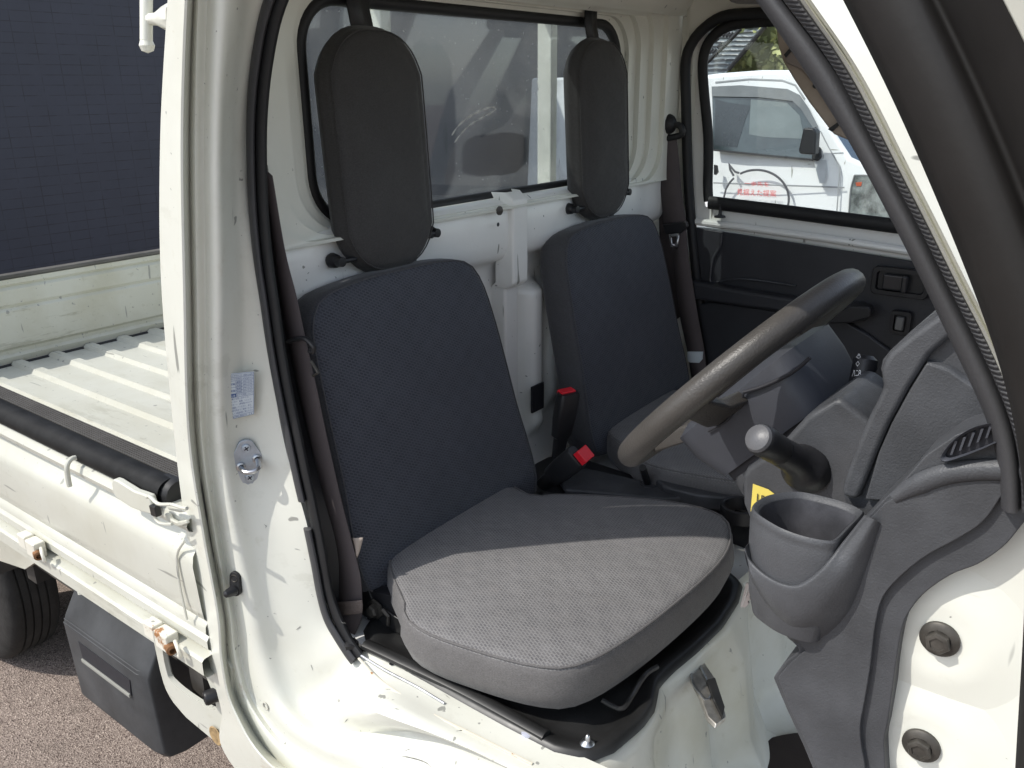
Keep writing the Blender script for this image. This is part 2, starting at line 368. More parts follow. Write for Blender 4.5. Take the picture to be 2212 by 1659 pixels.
def tile_mat():
    m, t, b = nodes('navy_wall_tiles'); tc = t.nodes.new('ShaderNodeTexCoord'); sx = t.nodes.new('ShaderNodeSeparateXYZ'); cx = t.nodes.new('ShaderNodeCombineXYZ')
    t.links.new(tc.outputs['Object'], sx.inputs[0]); t.links.new(sx.outputs['Y'], cx.inputs['X']); t.links.new(sx.outputs['Z'], cx.inputs['Y'])
    br = t.nodes.new('ShaderNodeTexBrick'); t.links.new(cx.outputs[0], br.inputs['Vector']); br.inputs['Scale'].default_value = 1; br.offset = .0
    br.inputs['Brick Width'].default_value = .098; br.inputs['Row Height'].default_value = .046; br.inputs['Mortar Size'].default_value = .0022; br.inputs['Mortar Smooth'].default_value = .2
    br.inputs['Color1'].default_value = (.030, .033, .050, 1); br.inputs['Color2'].default_value = (.033, .036, .053, 1); br.inputs['Mortar'].default_value = (.013, .015, .022, 1)
    n = noise(t, 5, 5); fade = mix(t, ramp(t, noise(t, 14, 5).outputs[0], .35, .6).outputs[0], (.032, .035, .052), br.outputs['Color'])
    col = mix(t, ramp(t, n.outputs[0], .3, .75).outputs[0], mix(t, .82, (0, 0, 0), fade), fade)
    t.links.new(col, b.inputs['Base Color']); b.inputs['Roughness'].default_value = .55
    bump(t, b, br.outputs['Fac'], -.25, .002); return m
wall = MB().box((-3.5, -1.6, 0), (-3.3, 6.9, 2.62)).out('tiled_wall', tile_mat(), smooth=False)
tag(wall, 'long dark navy tiled wall standing behind the truck bed', 'wall')

# ------------------------------------------------------------------ pickup truck
T = empty('pickup_truck', (0, .74, 0)); tag(T, 'small white pickup truck with its driver door open', 'pickup truck')

# --- near door pillar and sill: lofted rails (image station -> plane)
def rail(L):
    out = []
    for e in L:
        if len(e) == 3: out.append(PY(e[0], e[1], e[2]))
        elif e[0] == 'z': out.append(PZ(e[1], e[2], e[3]))
        else: out.append(Vector(e[1:]))
    return out
def yr(L, y): return [(a, b, y) for a, b in L]
R0 = rail(yr([(372, -150), (362, 0), (346, 300), (348, 610), (376, 937), (402, 1150), (432, 1327), (452, 1431), (478, 1534), (506, 1659)], .012)+[('p', .40, .012, .40), ('p', .75, .012, .40)])
R1 = rail(yr([(413, -150), (399, 0), (390, 300), (395, 610), (405, 937), (436, 1150), (468, 1327), (477, 1431), (503, 1534), (589, 1659)], .0)+[('p', .40, 0, .60), ('p', .75, 0, .61)])
R1b = [p+V(.002, .002, 0) for p in R1]
R2 = rail(yr([(431, -150), (418, 0), (409, 300), (414, 610), (423, 937), (452, 1150), (485, 1327), (494, 1431), (524, 1534), (615, 1655)], .026)+[('p', .40, .02, .615), ('p', .75, .02, .625)])
R3 = rail(yr([(441, -150), (428, 0), (421, 300), (425, 610), (434, 937), (463, 1150), (496, 1327), (508, 1431), (543, 1534), (640, 1645)], .022)+[('p', .40, .026, .635), ('p', .75, .026, .645)])
R3b = rail(yr([(462, -150), (448, 0), (440, 300), (444, 610), (449, 937), (475, 1150), (508, 1327), (524, 1431), (562, 1534), (662, 1635)], .034)+[('p', .40, .034, .65), ('p', .75, .034, .66)])
R3c = rail(yr([(482, -150), (468, 0), (458, 300), (461, 610), (465, 937), (490, 1150), (522, 1327), (540, 1431), (582, 1534), (690, 1625)], .030)+[('p', .40, .040, .67), ('p', .75, .040, .68)])
R4 = rail(yr([(507, -150), (490, 0), (475, 300), (478, 610), (482, 937), (512, 1150), (548, 1327), (570, 1431), (615, 1534), (718, 1612)], .036)+[('p', .40, .050, .70), ('p', .75, .050, .71)])
R4b = rail([(540, -150, .052), (512, 0, .052), (490, 300, .056), (497, 610, .056), (508, 937, .058), (548, 1150, .058), (588, 1327, .058), (615, 1431, .060), (665, 1534, .062), (760, 1580, .07), ('p', .44, .068, .745), ('p', .75, .068, .755)])
R4c = rail([(600, -150, .080), (540, 0, .080), (508, 300, .080), (522, 610, .082), (548, 937, .082), (600, 1150, .080), (640, 1327, .078), (668, 1431, .078), (725, 1500, .082), ('z', 815, 1540, .762), ('z', 1000, 1612, .764), ('p', .75, .085, .764)])
R5 = rail([(690, -150, .10), (575, 0, .10), (530, 300, .10), (558, 610, .10), (610, 937, .10), (667, 1150, .10), (697, 1327, .10), (738, 1400, .10), (768, 1430, .10), ('z', 862, 1478, .766), ('z', 1040, 1578, .766), ('p', .75, .112, .766)])
R6 = rail([(700, -150, .13), (600, 0, .13), (556, 300, .13), (585, 610, .13), (640, 937, .13), (690, 1150, .13), (715, 1327, .13), (752, 1390, .12), ('z', 800, 1402, .768), ('z', 905, 1450, .768), ('z', 1090, 1556, .768), ('p', .75, .14, .768)])
NS = 96
def lf(r_): return catmull(r_, NS)
def crowd(rails, k):
    """interpolate smoothly between rails"""
    cols = [[rails[i][j] for i in range(len(rails))] for j in range(NS)]
    cols = [catmull(c, (len(rails)-1)*k+1) for c in cols]
    return [[cols[j][i] for j in range(NS)] for i in range(len(cols[0]))]
m = MB(); m.loft([lf(R0), lf(R1)])
m.loft([lf(R1), lf(R1b), lf(R2)])
m.loft(crowd([lf(R2), lf(R3), lf(R3b), lf(R3c), lf(R4), lf(R4b), lf(R4c), lf(R5)], 4))
m.loft([lf(R5), lf(R6)])
R0in = [p+V(.0, .04, 0) for p in lf(R0)]; m.loft([R0in, lf(R0)])
pillar = m.out('door_pillar', SILLW, T, auto=50)
from mathutils.bvhtree import BVHTree
_bv = BVHTree.FromPolygons([tuple(v.co) for v in pillar.data.vertices], [tuple(p.vertices) for p in pillar.data.polygons])
def PS(px, py, lift=.001):
    r = ray(px, py).normalized(); h, n, i, d = _bv.ray_cast(CAM, r)
    if h is None: return PY(px, py, .05), V(0, -1, 0)
    if n.dot(r) > 0: n = -n
    return h+n*lift, n
# weatherstrip on the near pillar (two runs) and along the header above
wsp = [PY(a, b, .098) for a, b in ((700, -170), (640, -110), (598, -40), (572, 30), (556, 110), (545, 200), (541, 300), (545, 440), (556, 560), (571, 660), (584, 750), (602, 850), (622, 945), (640, 1030), (652, 1082))]
m = MB(); pth = arc(wsp, 70); m.tube(pth, .0092, 14, flat=(V(.3, .95, 0).normalized(), .5))
wsa = m.out('weatherstrip', GREYR, T)
m = MB(); m.tube([p+V(.0085, .009, 0) for p in arc(wsp+[PY(a, b, .096) for a, b in ((672, 1180), (692, 1285), (728, 1375), (758, 1420))], 90)], .0130, 14, flat=(V(.3, .95, 0).normalized(), .5)); m.out('inner_seal', BLACKR, T)
wsq = [PY(a, b, .096) for a, b in ((664, 1142), (672, 1180), (682, 1230), (692, 1285), (706, 1335), (728, 1375), (752, 1412), (764, 1428))]
m = MB(); pth2 = arc(wsq, 30); m.tube(pth2, .0098, 14, flat=(V(.3, .95, 0).normalized(), .5))
m.out('lower_seal', GREYR, T)
# pillar inner trim (black) seen between weatherstrip and belt, and the closing panel behind it
m = MB(); a = arc([PY(x, y, .125) for x, y in ((560, 360), (585, 520), (598, 640), (620, 800), (650, 950), (672, 1080), (690, 1200), (706, 1300), (745, 1380))], 40)
b_ = arc([PY(x, y, .146) for x, y in ((572, 360), (592, 520), (607, 640), (640, 800), (672, 950), (704, 1080), (730, 1200), (734, 1300), (756, 1380))], 40)
c_ = [p+V(-.02, .02, 0) for p in b_]
m.loft([a, b_, c_]); m.out('pillar_trim', BLK, T)
m = MB(); q_ = lf(R6)[:62]; m.loft([[p+V(0, .002, 0) for p in q_], [V(-.018, .136, p.z) for p in q_]]); m.box((-.02, .128, 1.62), (.14, .134, 1.76)); m.out('pillar_inner_panel', WHITEIN, T)

# tyre pressure sticker on the pillar
def on_quad(c00, c10, c01, c11, u, v, lift=.0008):
    a = c00.lerp(c10, u); b = c01.lerp(c11, u); p = a.lerp(b, v); n = (c10-c00).cross(c01-c00).normalized()
    if n.dot(CAM-p) < 0: n = -n
    return p+n*lift
def fit_plane_quad(corners, y0, y1): return [PY(a, b, y) for (a, b), y in zip(corners, (y0, y1, y0, y1))]
SQ = fit_plane_quad([(494, 806), (549, 801), (497, 905), (549, 893)], .0545, .0800)   # TL TR BL BR
m = MB(); P4 = [on_quad(*SQ, u, v, .0022) for u, v in ((0, 0), (1, 0), (1, 1), (0, 1))]
nn = (P4[1]-P4[0]).cross(P4[3]-P4[0]).normalized(); nn = nn if nn.dot(CAM-P4[0]) > 0 else -nn
m.prism(P4, -nn*.0006); stk = m.out('tyre_label', STICK, T, smooth=False); tag(stk, 'pale blue tyre pressure label with a small table')
def textmesh(s_, size=1.0):
    cu = bpy.data.curves.new('t', 'FONT'); cu.body = s_; cu.size = size; cu.align_x = 'LEFT'; cu.fill_mode = 'FRONT' if hasattr(cu, 'fill_mode') else None
    cu.resolution_u = 2
    ob = bpy.data.objects.new('t', cu); COL.objects.link(ob); dg = bpy.context.evaluated_depsgraph_get(); dg.update()
    me = ob.evaluated_get(dg).to_mesh(); vs = [v.co.copy() for v in me.vertices]; fs = [tuple(p.vertices) for p in me.polygons]
    ob.evaluated_get(dg).to_mesh_clear(); bpy.data.objects.remove(ob); bpy.data.curves.remove(cu); return vs, fs
def text_on(m, s_, quad, u0, u1, v0, v1, lift, W=1):
    """fit text s_ to rectangle (u0..u1, v0 top..v1 bottom) of quad"""
    vs, fs = textmesh(s_)
    if not vs: return
    x0 = min(v.x for v in vs); x1 = max(v.x for v in vs); y0 = min(v.y for v in vs); y1 = max(v.y for v in vs)
    out = [on_quad(*quad, u0+(u1-u0)*(v.x-x0)/max(1e-6, x1-x0), v1+(v0-v1)*(v.y-y0)/max(1e-6, y1-y0), lift) for v in vs]
    m.add(out, fs)
m = MB(); L_ = .0030
rows = [0, .085, .165, .235, .305, .375, .445, .525]
def ln(u0, v0, u1, v1, w_=.006):
    if u0 == u1: q = [(u0-w_, v0), (u0+w_, v0), (u0+w_, v1), (u0-w_, v1)]
    else: q = [(u0, v0-w_*.5), (u1, v0-w_*.5), (u1, v0+w_*.5), (u0, v0+w_*.5)]
    m.add([on_quad(*SQ, a, b, L_) for a, b in q], [(0, 1, 2, 3)])
for v in (.01, .085, .16, .445, .52, .93, .99): ln(.02, v, .98, v)
for v in (.23, .30, .375): ln(.28, v, .98, v)
ln(.02, .30, .28, .30)
for u, v0, v1 in ((.02, .01, .99), (.98, .01, .99), (.28, .16, .52), (.50, .16, .445), (.8, .93, .99)): ln(u, v0, u, v1)
text_on(m, 'タイヤサイズ 145R12-6PR', SQ, .05, .95, .025, .075, L_); text_on(m, 'タイヤ空気圧 kPa{kgf/cm²}', SQ, .05, .95, .10, .15, L_)
for k, (a, b) in enumerate((('軽積', '200 {2.0}'), ('定積', '280 {2.8}'), ('軽積', '240 {2.4}'), ('定積', '350 {3.5}'))):
    v0 = .175+k*.0715; text_on(m, a, SQ, .31, .47, v0, v0+.045, L_); text_on(m, b, SQ, .55, .93, v0, v0+.045, L_)
text_on(m, '前輪', SQ, .06, .25, .205, .255, L_); text_on(m, '後輪', SQ, .06, .25, .35, .40, L_)
m.add([on_quad(*SQ, a, b, L_) for a, b in ((.02, .447), (.28, .447), (.28, .52), (.02, .52))], [(0, 1, 2, 3)])
text_on(m, 'タイヤ交換について', SQ, .31, .95, .46, .505, L_)
for k, s_ in enumerate(('4輪とも同一のサイズ、', 'メーカー   銘柄、トレッド', 'パターン   (摩耗差)のタイヤ', 'を装着してください。また、', '指定空気圧でご使用ください。', '詳しくは取扱書をご覧ください。')):
    v0 = .535+k*.065; text_on(m, s_, SQ, .05, (.80, .88, .92, .90, .97, .97)[k], v0, v0+.045, L_)
text_on(m, '41992-B5010', SQ, .12, .70, .943, .978, L_); text_on(m, 'A', SQ, .86, .92, .943, .978, L_)
m.out('printing', BLUEINK, stk, smooth=False)
m = MB(); text_on(m, '注意', SQ, .05, .25, .46, .508, L_+.0006); m.out('caution_letters', STICK, stk, smooth=False)

# striker plate
SC = PS(534, 997, .001)[0]; sn = (CAM-SC); sn.z = 0; sn = (sn.normalized()+V(.5, -.15, .0)).normalized(); su = V(0, 0, 1).cross(sn).normalized(); sv = V(0, 0, 1)
def loc(c, u, v, n, a, b, h=0): return c+u*a+v*b+n*h
prof = []
for (a, b) in ((-.012, .020), (-.006, .0275), (.006, .0275), (.013, .018), (.020, .002), (.019, -.012), (.008, -.027), (-.006, -.027), (-.014, -.018), (-.021, -.004), (-.019, .008)): prof.append(loc(SC, su, sv, sn, a*1.1, b*1.22, .004))
stp = MB().prism(arc(prof, 40, True), -sn*.006).out('striker_plate', ZINC, T, bev=.0008)
m = MB()
m.tube(catmull([loc(SC, su, sv, sn, -.010, -.004, .002), loc(SC, su, sv, sn, -.010, -.0045, .012), loc(SC, su, sv, sn, -.006, -.006, .022), loc(SC, su, sv, sn, .004, -.005, .026), loc(SC, su, sv, sn, .012, -.002, .022), loc(SC, su, sv, sn, .013, .002, .012), loc(SC, su, sv, sn, .013, .004, .002)], 26), .0036, 10)
for a, b in ((-.010, -.004), (.013, .004)): m.lathe(loc(SC, su, sv, sn, a, b, .004), sn, [(.007, 0), (.0065, .002), (.004, .003)], 16)
m.out('striker_loop', METAL, stp)
for b in (.0225, -.0225):
    m = MB(); c = loc(SC, su, sv, sn, 0, b, .004); m.lathe(c, sn, [(.0066, 0), (.0060, .0018), (.0035, .0026), (0, .0026)], 16)
    s_ = m.out('screw', ZINC, stp); m = MB()
    for ang in (30, 120):
        d = su*math.cos(R(ang))+sv*math.sin(R(ang)); m.obox(c+sn*.0028, d*.0035, d.cross(sn)*.0007, sn*.0003)
    m.out('cross_recess', INK, s_)
# door switch with rubber plunger
DC = PS(513, 1258, .002)[0]; dn = V(.30, -.9, .15).normalized(); du = dn.cross(V(0, 0, 1)).normalized(); dv = du.cross(dn) * -1
dv = dv if dv.z > 0 else -dv
m = MB(); m.prism([loc(DC, du, dv, dn, a, b, -.004) for a, b in [(x*1.0, y) for x, y in rrect(.0175, .038, .0085)]], dn*.009)
sw = m.out('door_switch', BLACKR, T, bev=.0015)
m = MB(); m.lathe(loc(DC, du, dv, dn, 0, -.009, .004), (dn+V(-.25, 0, -.1)).normalized(), [(.0078, 0), (.0082, .003), (.0070, .007), (.0064, .012), (.005, .0165), (.002, .0185), (0, .0187)], 18); m.out('plunger', BLK, sw)
m = MB(); m.lathe(loc(DC, du, dv, dn, 0, .009, .005), dn, [(.0058, 0), (.0052, .0012), (.004, -.0004), (0, -.0004)], 14); m.out('screw', BOLT, sw)
# sill details: scratched flange ridge, plug, screw, hole
m = MB(); m.tube([p+V(0, 0, .0005) for p in arc([PZ(770, 1410, .7685), PZ(830, 1447, .7685), PZ(900, 1484, .7685), PZ(960, 1520, .7685)], 20)], .0018, 6); m.out('bare_scratch', simple('scraped_steel', (.42, .43, .46), .35, metal=.6, var=.4, vs=50), T)
c, n_ = PS(575, 1525, .0008); m = MB(); m.tube([c+n_.orthogonal().normalized()*.0062*math.cos(k*.524)+n_.cross(n_.orthogonal().normalized())*.0062*math.sin(k*.524) for k in range(12)], .0011, 6, closed=True); m.out('plug_ring', simple('dull_ring', (.42, .41, .36), .6), T)
SCR = simple('dark_scratch', (.20, .20, .19), .7, var=.4, vs=200)
rs = random.Random(11)
for L_s in ([(868, 1633), (885, 1636), (905, 1641), (922, 1648), (932, 1657)], [(570, 1132), (575, 1136), (573, 1141)], [(735, 1338), (739, 1345), (748, 1346)], [(832, 1489), (845, 1490)], [(851, 1531), (862, 1533)], [(672, 1435), (676, 1448)], [(640, 1360), (650, 1352)], [(874, 1622), (892, 1616)], [(745, 1560), (752, 1552)], [(985, 1580), (1010, 1576)], [(960, 1500), (972, 1510)]):
    m = MB(); Q_ = arc([PS(a, b, .0006)[0] for a, b in L_s], 12); big = len(L_s) == 5
    m.tube(Q_, [(.0016 if big else .0006)*(.5+rs.random())*(1-abs(k-5.5)/7) for k in range(12)], 5, flat=(V(0, .7, .7), .5)); m.out('scratch', SCR, T)
for nm, x, y, r_, mt in (('sill_plug', 1143, 1581, .0105, simple('lilac_grey_plug', (.40, .41, .48), .5)), ('sill_bolt', 792, 1398, .009, BLACKR)):
    c = PZ(x, y, .7685); MB().lathe(c, (0, 0, 1), [(r_, -.001), (r_*.96, .002), (r_*.6, .0032), (r_*.3, .0036), (0, .0037)], 22).out(nm, mt, T)
c = PS(847, 1434, .0006)[0]; MB().lathe(c, (0, 0, 1), [(.0042, .0002), (.003, .0004), (0, .0004)], 14).out('drain_hole', INK, T)
m = MB()
m.tube(arc([PZ(775, 1422, .7672), PZ(808, 1458, .7672), PZ(850, 1490, .7672), PZ(930, 1540, .7672), PZ(1030, 1590, .7672), PZ(1150, 1650, .767)], 40), .0022, 6, flat=(V(0, 0, 1), .5)); m.out('sill_bead', paint('rust_streaked_bead', (.72, .68, .58), wear=.2, grime=.6, rust=.5), T)
# --- rear cab wall with window
YC, ZC = .7375, 1.5025
def wring(w_, h_, r_, x, yc=YC, zc=ZC): return [Vector((x, yc+a, zc+b)) for a, b in rrect(w_, h_, r_, 9)]
rings = [wring(.900, .330, .075, -.008), wring(.906, .336, .077, .004)]
for f, x, r__ in ((.10, .006, .08), (.102, .016, .08), (.26, .018, .085), (.262, .030, .085), (.45, .032, .09), (.452, .044, .09), (.66, .046, .08), (.662, .058, .08), (.86, .060, .06), (1.0, .062, .03)):
    w_ = .906+(1.272-.906)*f; top = .168+.115*f; bot = .168+.012*f; rings.append(wring(w_, top+bot, r__, x, YC, ZC+(top-bot)/2))
m = MB(); m.loft(rings, closed=True)
m.box((-.01, .14, 1.715), (.045, 1.41, 1.76))
rw = m.out('rear_wall', HEADER, T, auto=25)
m = MB()
m.tube(wring(.898, .328, .075, -.002), .011, 12, closed=True); rub = m.out('window_seal', BLACKR, rw)
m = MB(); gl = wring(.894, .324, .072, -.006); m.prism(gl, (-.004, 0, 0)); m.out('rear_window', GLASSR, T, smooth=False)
m = MB(); stq = [(976, 292), (990, 272), (1010, 255), (1035, 240), (1060, 232), (1072, 234), (1062, 243), (1040, 255), (1015, 270), (995, 290), (982, 308)]
m.tube(arc([PX(a, b, -.0045) for a, b in stq], 40), [.0014+.0008*math.sin(k*1.7) for k in range(40)], 6, flat=(V(1, 0, 0), .2)); m.out('dried_smear', simple('pale_smear', (.55, .55, .53), .9, var=.3, vs=120), T)
# ceiling-side header rib above the window
m = extr_profile([(.0, 1.69), (.03, 1.685), (.045, 1.695), (.06, 1.69), (.075, 1.70), (.09, 1.72), (.10, 1.745)], 'y', .10, 1.38); m.out('header_panel', HEADER, T)
# beam below window
bp = [(-.01, 1.338), (.028, 1.337), (.040, 1.330), (.046, 1.318), (.047, 1.26), (.043, 1.236), (.034, 1.224), (.016, 1.216), (.006, 1.206), (.004, 1.19)]
m = MB(); ry = [.105+(1.372-.105)*i/60 for i in range(61)]
rails = []
for y in ry:
    d = 0
    for yc in (.30, .98, 1.27): d += -.010*math.exp(-((y-yc)/.035)**2)
    rails.append([Vector((x+(d if .035 < x and 1.24 < z < 1.325 else 0), y, z)) for x, z in bp])
m.loft(rails); m.out('wall_beam', WHITEIN, T, auto=60)
# lower wall with swages
def lowx(y, z):
    x = .004
    def b(c, wd, h, z0, z1):
        if z0-.06 < z < z1+.03:
            f = min(1, max(0, (z-(z0-.06))/.06))*min(1, max(0, ((z1+.03)-z)/.03)); f = f*f*(3-2*f)
            return h*f*math.exp(-(abs(y-c)/wd)**4)
        return 0
    x += b(.820, .032, .045, .86, 1.14)+b(.905, .028, .030, .90, 1.12)+b(.45, .10, .022, .8, 1.12)+b(1.18, .12, .022, .8, 1.15)
    x += .05*max(0, (.90-z)/.14)**2
    return x
gy = [.105+(1.375-.105)*i/150 for i in range(151)]; gz = [.76+(1.205-.76)*j/50 for j in range(51)]
m = MB(); m.loft([[Vector((lowx(y, z), y, z)) for z in gz] for y in gy]); m.out('lower_wall', WHITEIN, T, auto=80)
# hat bracket in the centre
m = MB(); hp = [(.715, 0), (.722, .040), (.770, .040), (.778, 0)]
rails = [[Vector((x_+(.018 if z > 1.17 else .006), y, z)) for y, x_ in hp] for z in (1.348, 1.335, 1.175, 1.165)]
rails[0] = [Vector((.01+.03*(x_ > 0), y, 1.350)) for y, x_ in hp]
m.loft(rails); cb = m.out('centre_bracket', WHITEIN, T, bev=.005, bseg=3)
m = MB(); hp2 = [(.718, 0), (.724, .030), (.768, .030), (.774, 0)]
m.loft([[Vector((x_+.004, y-.004*(1.165-z), z)) for y, x_ in hp2] for z in (1.165, 1.0, .82, .77)]); m.out('centre_channel', WHITEIN, T, bev=.006, bseg=3)
c = PX(1078, 455, .061); m = MB(); m.lathe(c, (1, 0, 0), [(.0085, 0), (.0082, .003), (.005, .005), (0, .005)], 14); m.out('bracket_screw', BOLT, cb)
c = PX(1076, 485, .060); m = MB(); m.lathe(c, (1, 0, 0), [(.004, 0), (.003, .0004), (0, .0004)], 10); m.out('bracket_hole', INK, cb)
for x0, y0, x1, y1, X in ((776, 584, 812, 600, .006), (925, 556, 948, 574, .006), (1147, 836, 1172, 880, .0535)):
    a = PX(x0, y0, X); b = PX(x1, y1, X); yy = sorted((a.y, b.y)); zz = sorted((a.z, b.z))
    MB().box((X-.0005, yy[0], zz[0]), (X+.0035, yy[1], zz[1])).out('wall_slot', INK, T, smooth=False)
# --- far interior side: B pillar panel, door
m = MB()
m.loft([[Vector((.0, 1.372, z)) for z in (.76, 1.75)], [Vector((.012, 1.378, z)) for z in (.76, 1.75)], [Vector((.088, 1.385, z)) for z in (.76, 1.75)], [Vector((.10, 1.40, z)) for z in (.76, 1.75)]])
m.out('far_pillar_panel', HEADER, T)
DL = [(1558, 29), (1510, 59), (1483, 96), (1474, 136), (1475, 221), (1479, 368), (1487, 485), (1499, 600), (1516, 720), (1530, 800)]
fws = arc([PY(a+7, b+6, 1.375) for a, b in [(1900, -6), (1760, 12), (1640, 22)]+DL], 80)
m = MB(); m.tube(fws, .0125, 12); m.out('far_weatherstrip', BLACKR, T)
# roof rail / ceiling side above far door
m = MB(); a = [p+V(0, .004, .006) for p in fws[:38]]; b = [V(p.x-.03, 1.37, 1.76) for p in a]; b = [V(p.x, 1.36, 1.765) for p in a]; m.loft([a, b]); m.out('far_roof_rail', HEADER, T)
# door inner frame (white) : ring from door outline to window rubber
WO = [(1525, 447), (1521, 430), (1521, 380), (1523, 294), (1509, 147), (1513, 110), (1530, 72), (1555, 50), (1600, 40), (1700, 34), (1860, 20), (1980, 200), (2060, 420), (2075, 527)]
DO = [(1494, 487), (1489, 430), (1486, 380), (1484, 294), (1482, 147), (1488, 105), (1508, 66), (1540, 40), (1600, 26), (1700, 18), (1900, -10), (2080, 200), (2140, 420), (2160, 580)]
wo = [PY(a, b, 1.395) for a, b in WO]; do = [PY(a, b, 1.392) for a, b in DO]
fd = MB().loft([do, wo]).add(ptsY([(1490, 484), (1521, 446), (1690, 470), (1950, 505), (2080, 524), (2160, 545), (2160, 600), (1968, 560), (1694, 517)], 1.388), [tuple(range(9))]).out('far_door', WHITEIN, T, auto=30)
# ledge roundness under window
m = MB(); m.tube([PY(a, b, 1.380) for a, b in ((1496, 478), (1600, 490), (1800, 517), (2000, 548), (2100, 564))], .009, 10); m.out('door_ledge_roll', WHITEIN, fd)
m = MB(); rp = [PY(a, b, 1.382) for a, b in ((1531, 435), (1529, 400), (1530, 300), (1521, 200), (1518, 147), (1522, 112), (1536, 84), (1560, 63), (1600, 50), (1700, 43), (1850, 30))]
m.tube(arc(rp, 60), .0125, 12, flat=(V(0, 1, 0), .6))
m.tube([PY(a, b, 1.378) for a, b in ((1532, 437), (1694, 457), (1926, 487), (2100, 508))], .016, 12, flat=(V(0, 1, 0), .6)); m.out('window_rubber', BLACKR, fd)
gp = ptsY([(1535, 440), (1535, 290), (1524, 147), (1530, 95), (1565, 60), (1700, 45), (1880, 25), (2000, 220), (2100, 500)], 1.398)
m = MB(); m.prism(gp, (0, .004, 0)); m.out('door_window', GLASSD, fd, smooth=False)
m = MB(); c = PY(1555, 466, 1.372); m.lathe(c, (0, 0, 1), [(.014, -.004), (.013, .0), (.005, .002), (.0038, .006), (.0036, .022), (.0045, .026), (.003, .029), (0, .03)], 14); m.out('lock_knob', BLK, fd)
# door trim panel with recess
PYT = 1.366
out_ = [(1492, 488), (1694, 519), (1968, 562), (2160, 602), (2200, 1000), (1900, 1100), (1560, 1100), (1535, 850), (1518, 720), (1503, 600)]
m = MB(); m.prism(ptsY(out_, PYT+.022), (0, -.012, 0)); tp = m.out('door_trim', DOORP, fd, bev=.003)
# raised lower zone and arm rest forming the pocket
m = MB(); m.prism(ptsY([(1509, 655), (1545, 650), (1700, 672), (1830, 690), (1880, 720), (1990, 800), (2100, 1050), (1900, 1090), (1565, 1090), (1540, 850), (1522, 740)], PYT+.011), (0, -.014, 0)); m.out('lower_trim', DOORP, tp, bev=.006, bseg=3)
m = MB(); m.prism(ptsY([(1508, 600), (1560, 612), (1700, 634), (1790, 648), (1870, 650), (1888, 662), (1885, 684), (1850, 690), (1700, 668), (1509, 640)], PYT+.011), (0, -.040, 0)); m.out('armrest', DOORP, tp, bev=.009, bseg=4)
m = MB(); m.tube(arc(ptsY([(1559, 505), (1556, 530), (1540, 560), (1534, 600), (1536, 610)], PYT+.006), 20), .0035, 8)
m.tube(arc(ptsY([(1540, 611), (1590, 603), (1640, 606), (1720, 618)], PYT+.006), 20), .003, 8); m.out('pocket_edge', simple('glossy_trim_edge', (.05, .052, .058), .25), tp)
m = MB(); m.prism(ptsY([(1845, 655), (1885, 656), (1890, 664), (1888, 680), (1850, 692), (1800, 694), (1790, 684)], PYT-.028), (0, -.03, 0)); m.out('grip_end', BLK, tp, bev=.006, bseg=3)
# inside handle
def framed(name, cx, cy, w_, h_, y, parent, frame=.008, mat=BLK, r_=.012, depth=.012):
    c = PY(cx, cy, y); o = rrect(w_, h_, r_); i_ = rrect(w_-2*frame, h_-2*frame, max(.003, r_-frame*.5)); sh = lambda P, yy: [Vector((c.x+a, yy, c.z+b)) for a, b in P]
    m = MB(); m.loft([sh(o, y+.004), sh(o, y-.003), sh([(a*.97, b*.95) for a, b in o], y-.006), sh(i_, y-.006), sh([(a*.95, b*.95) for a, b in i_], y+depth-.008)], closed=True)
    m.add(sh([(a*.95, b*.95) for a, b in i_], y+depth-.0085), [tuple(range(len(i_)))]); return m.out(name, mat, parent), c
hd, c = framed('door_handle', 1945, 610, .118, .062, 1.362, tp, .010, BLK)
m = MB(); m.obox((c.x-.012, 1.356, c.z), (.022, 0, 0), (0, .008, 0), (0, 0, .017)); m.obox((c.x+.012, 1.350, c.z), (.006, 0, 0), (0, .010, 0), (0, 0, .018)); m.out('lever', simple('handle_gloss', (.03, .03, .033), .25), hd, bev=.004, bseg=3)
ws_, c = framed('window_switch', 1945, 697, .044, .054, 1.362, tp, .009, BLK, .009)
m = MB(); m.obox((c.x, 1.356, c.z), (.009, 0, 0), (0, .006, 0), (0, .002, .015)); m.out('rocker', simple('switch_grey', (.09, .09, .09), .35), ws_, bev=.003)
# far A pillar + beige trim
m = MB(); m.prism(ptsY([(1675, 60), (1680, 100), (1691, 134), (1714, 172), (1748, 223), (1794, 284), (1800, 290), (1838, 306), (1880, 330), (1860, 250), (1790, 120), (1740, 20), (1690, 0)], 1.345), (0, .02, 0)); bt = m.out('far_pillar_garnish', BEIGE, T, bev=.006, bseg=3)
m = MB(); m.prism(ptsY([(1695, 125), (1697, 136), (1730, 150), (1765, 192), (1810, 262), (1850, 300), (1830, 220), (1790, 150), (1745, 95), (1722, 92)], 1.338), (0, .008, 0)); m.out('grip_pad', simple('taupe_trim', (.27, .225, .20), .7), bt, bev=.003)
c = PY(1761, 185, 1.332); MB().lathe(c, (0, -1, 0), [(.006, 0), (.005, .002), (0, .002)], 12).out('trim_screw', BLK, bt)
for q_ in ([(1693, 118), (1720, 88), (1724, 92), (1697, 124)], [(1788, 279), (1812, 262), (1816, 267), (1797, 285)]):
    m = MB(); m.prism(ptsY(q_, 1.334), (0, .004, 0)); m.out('trim_seam', BLK, bt, smooth=False)
m = MB(); m.prism([(.80, 1.42, 1.76), (.86, 1.42, 1.76), (1.22, 1.42, 1.2), (1.16, 1.42, 1.2)], (0, -.05, 0)); m.out('far_front_pillar', WHITE, T, bev=.004)
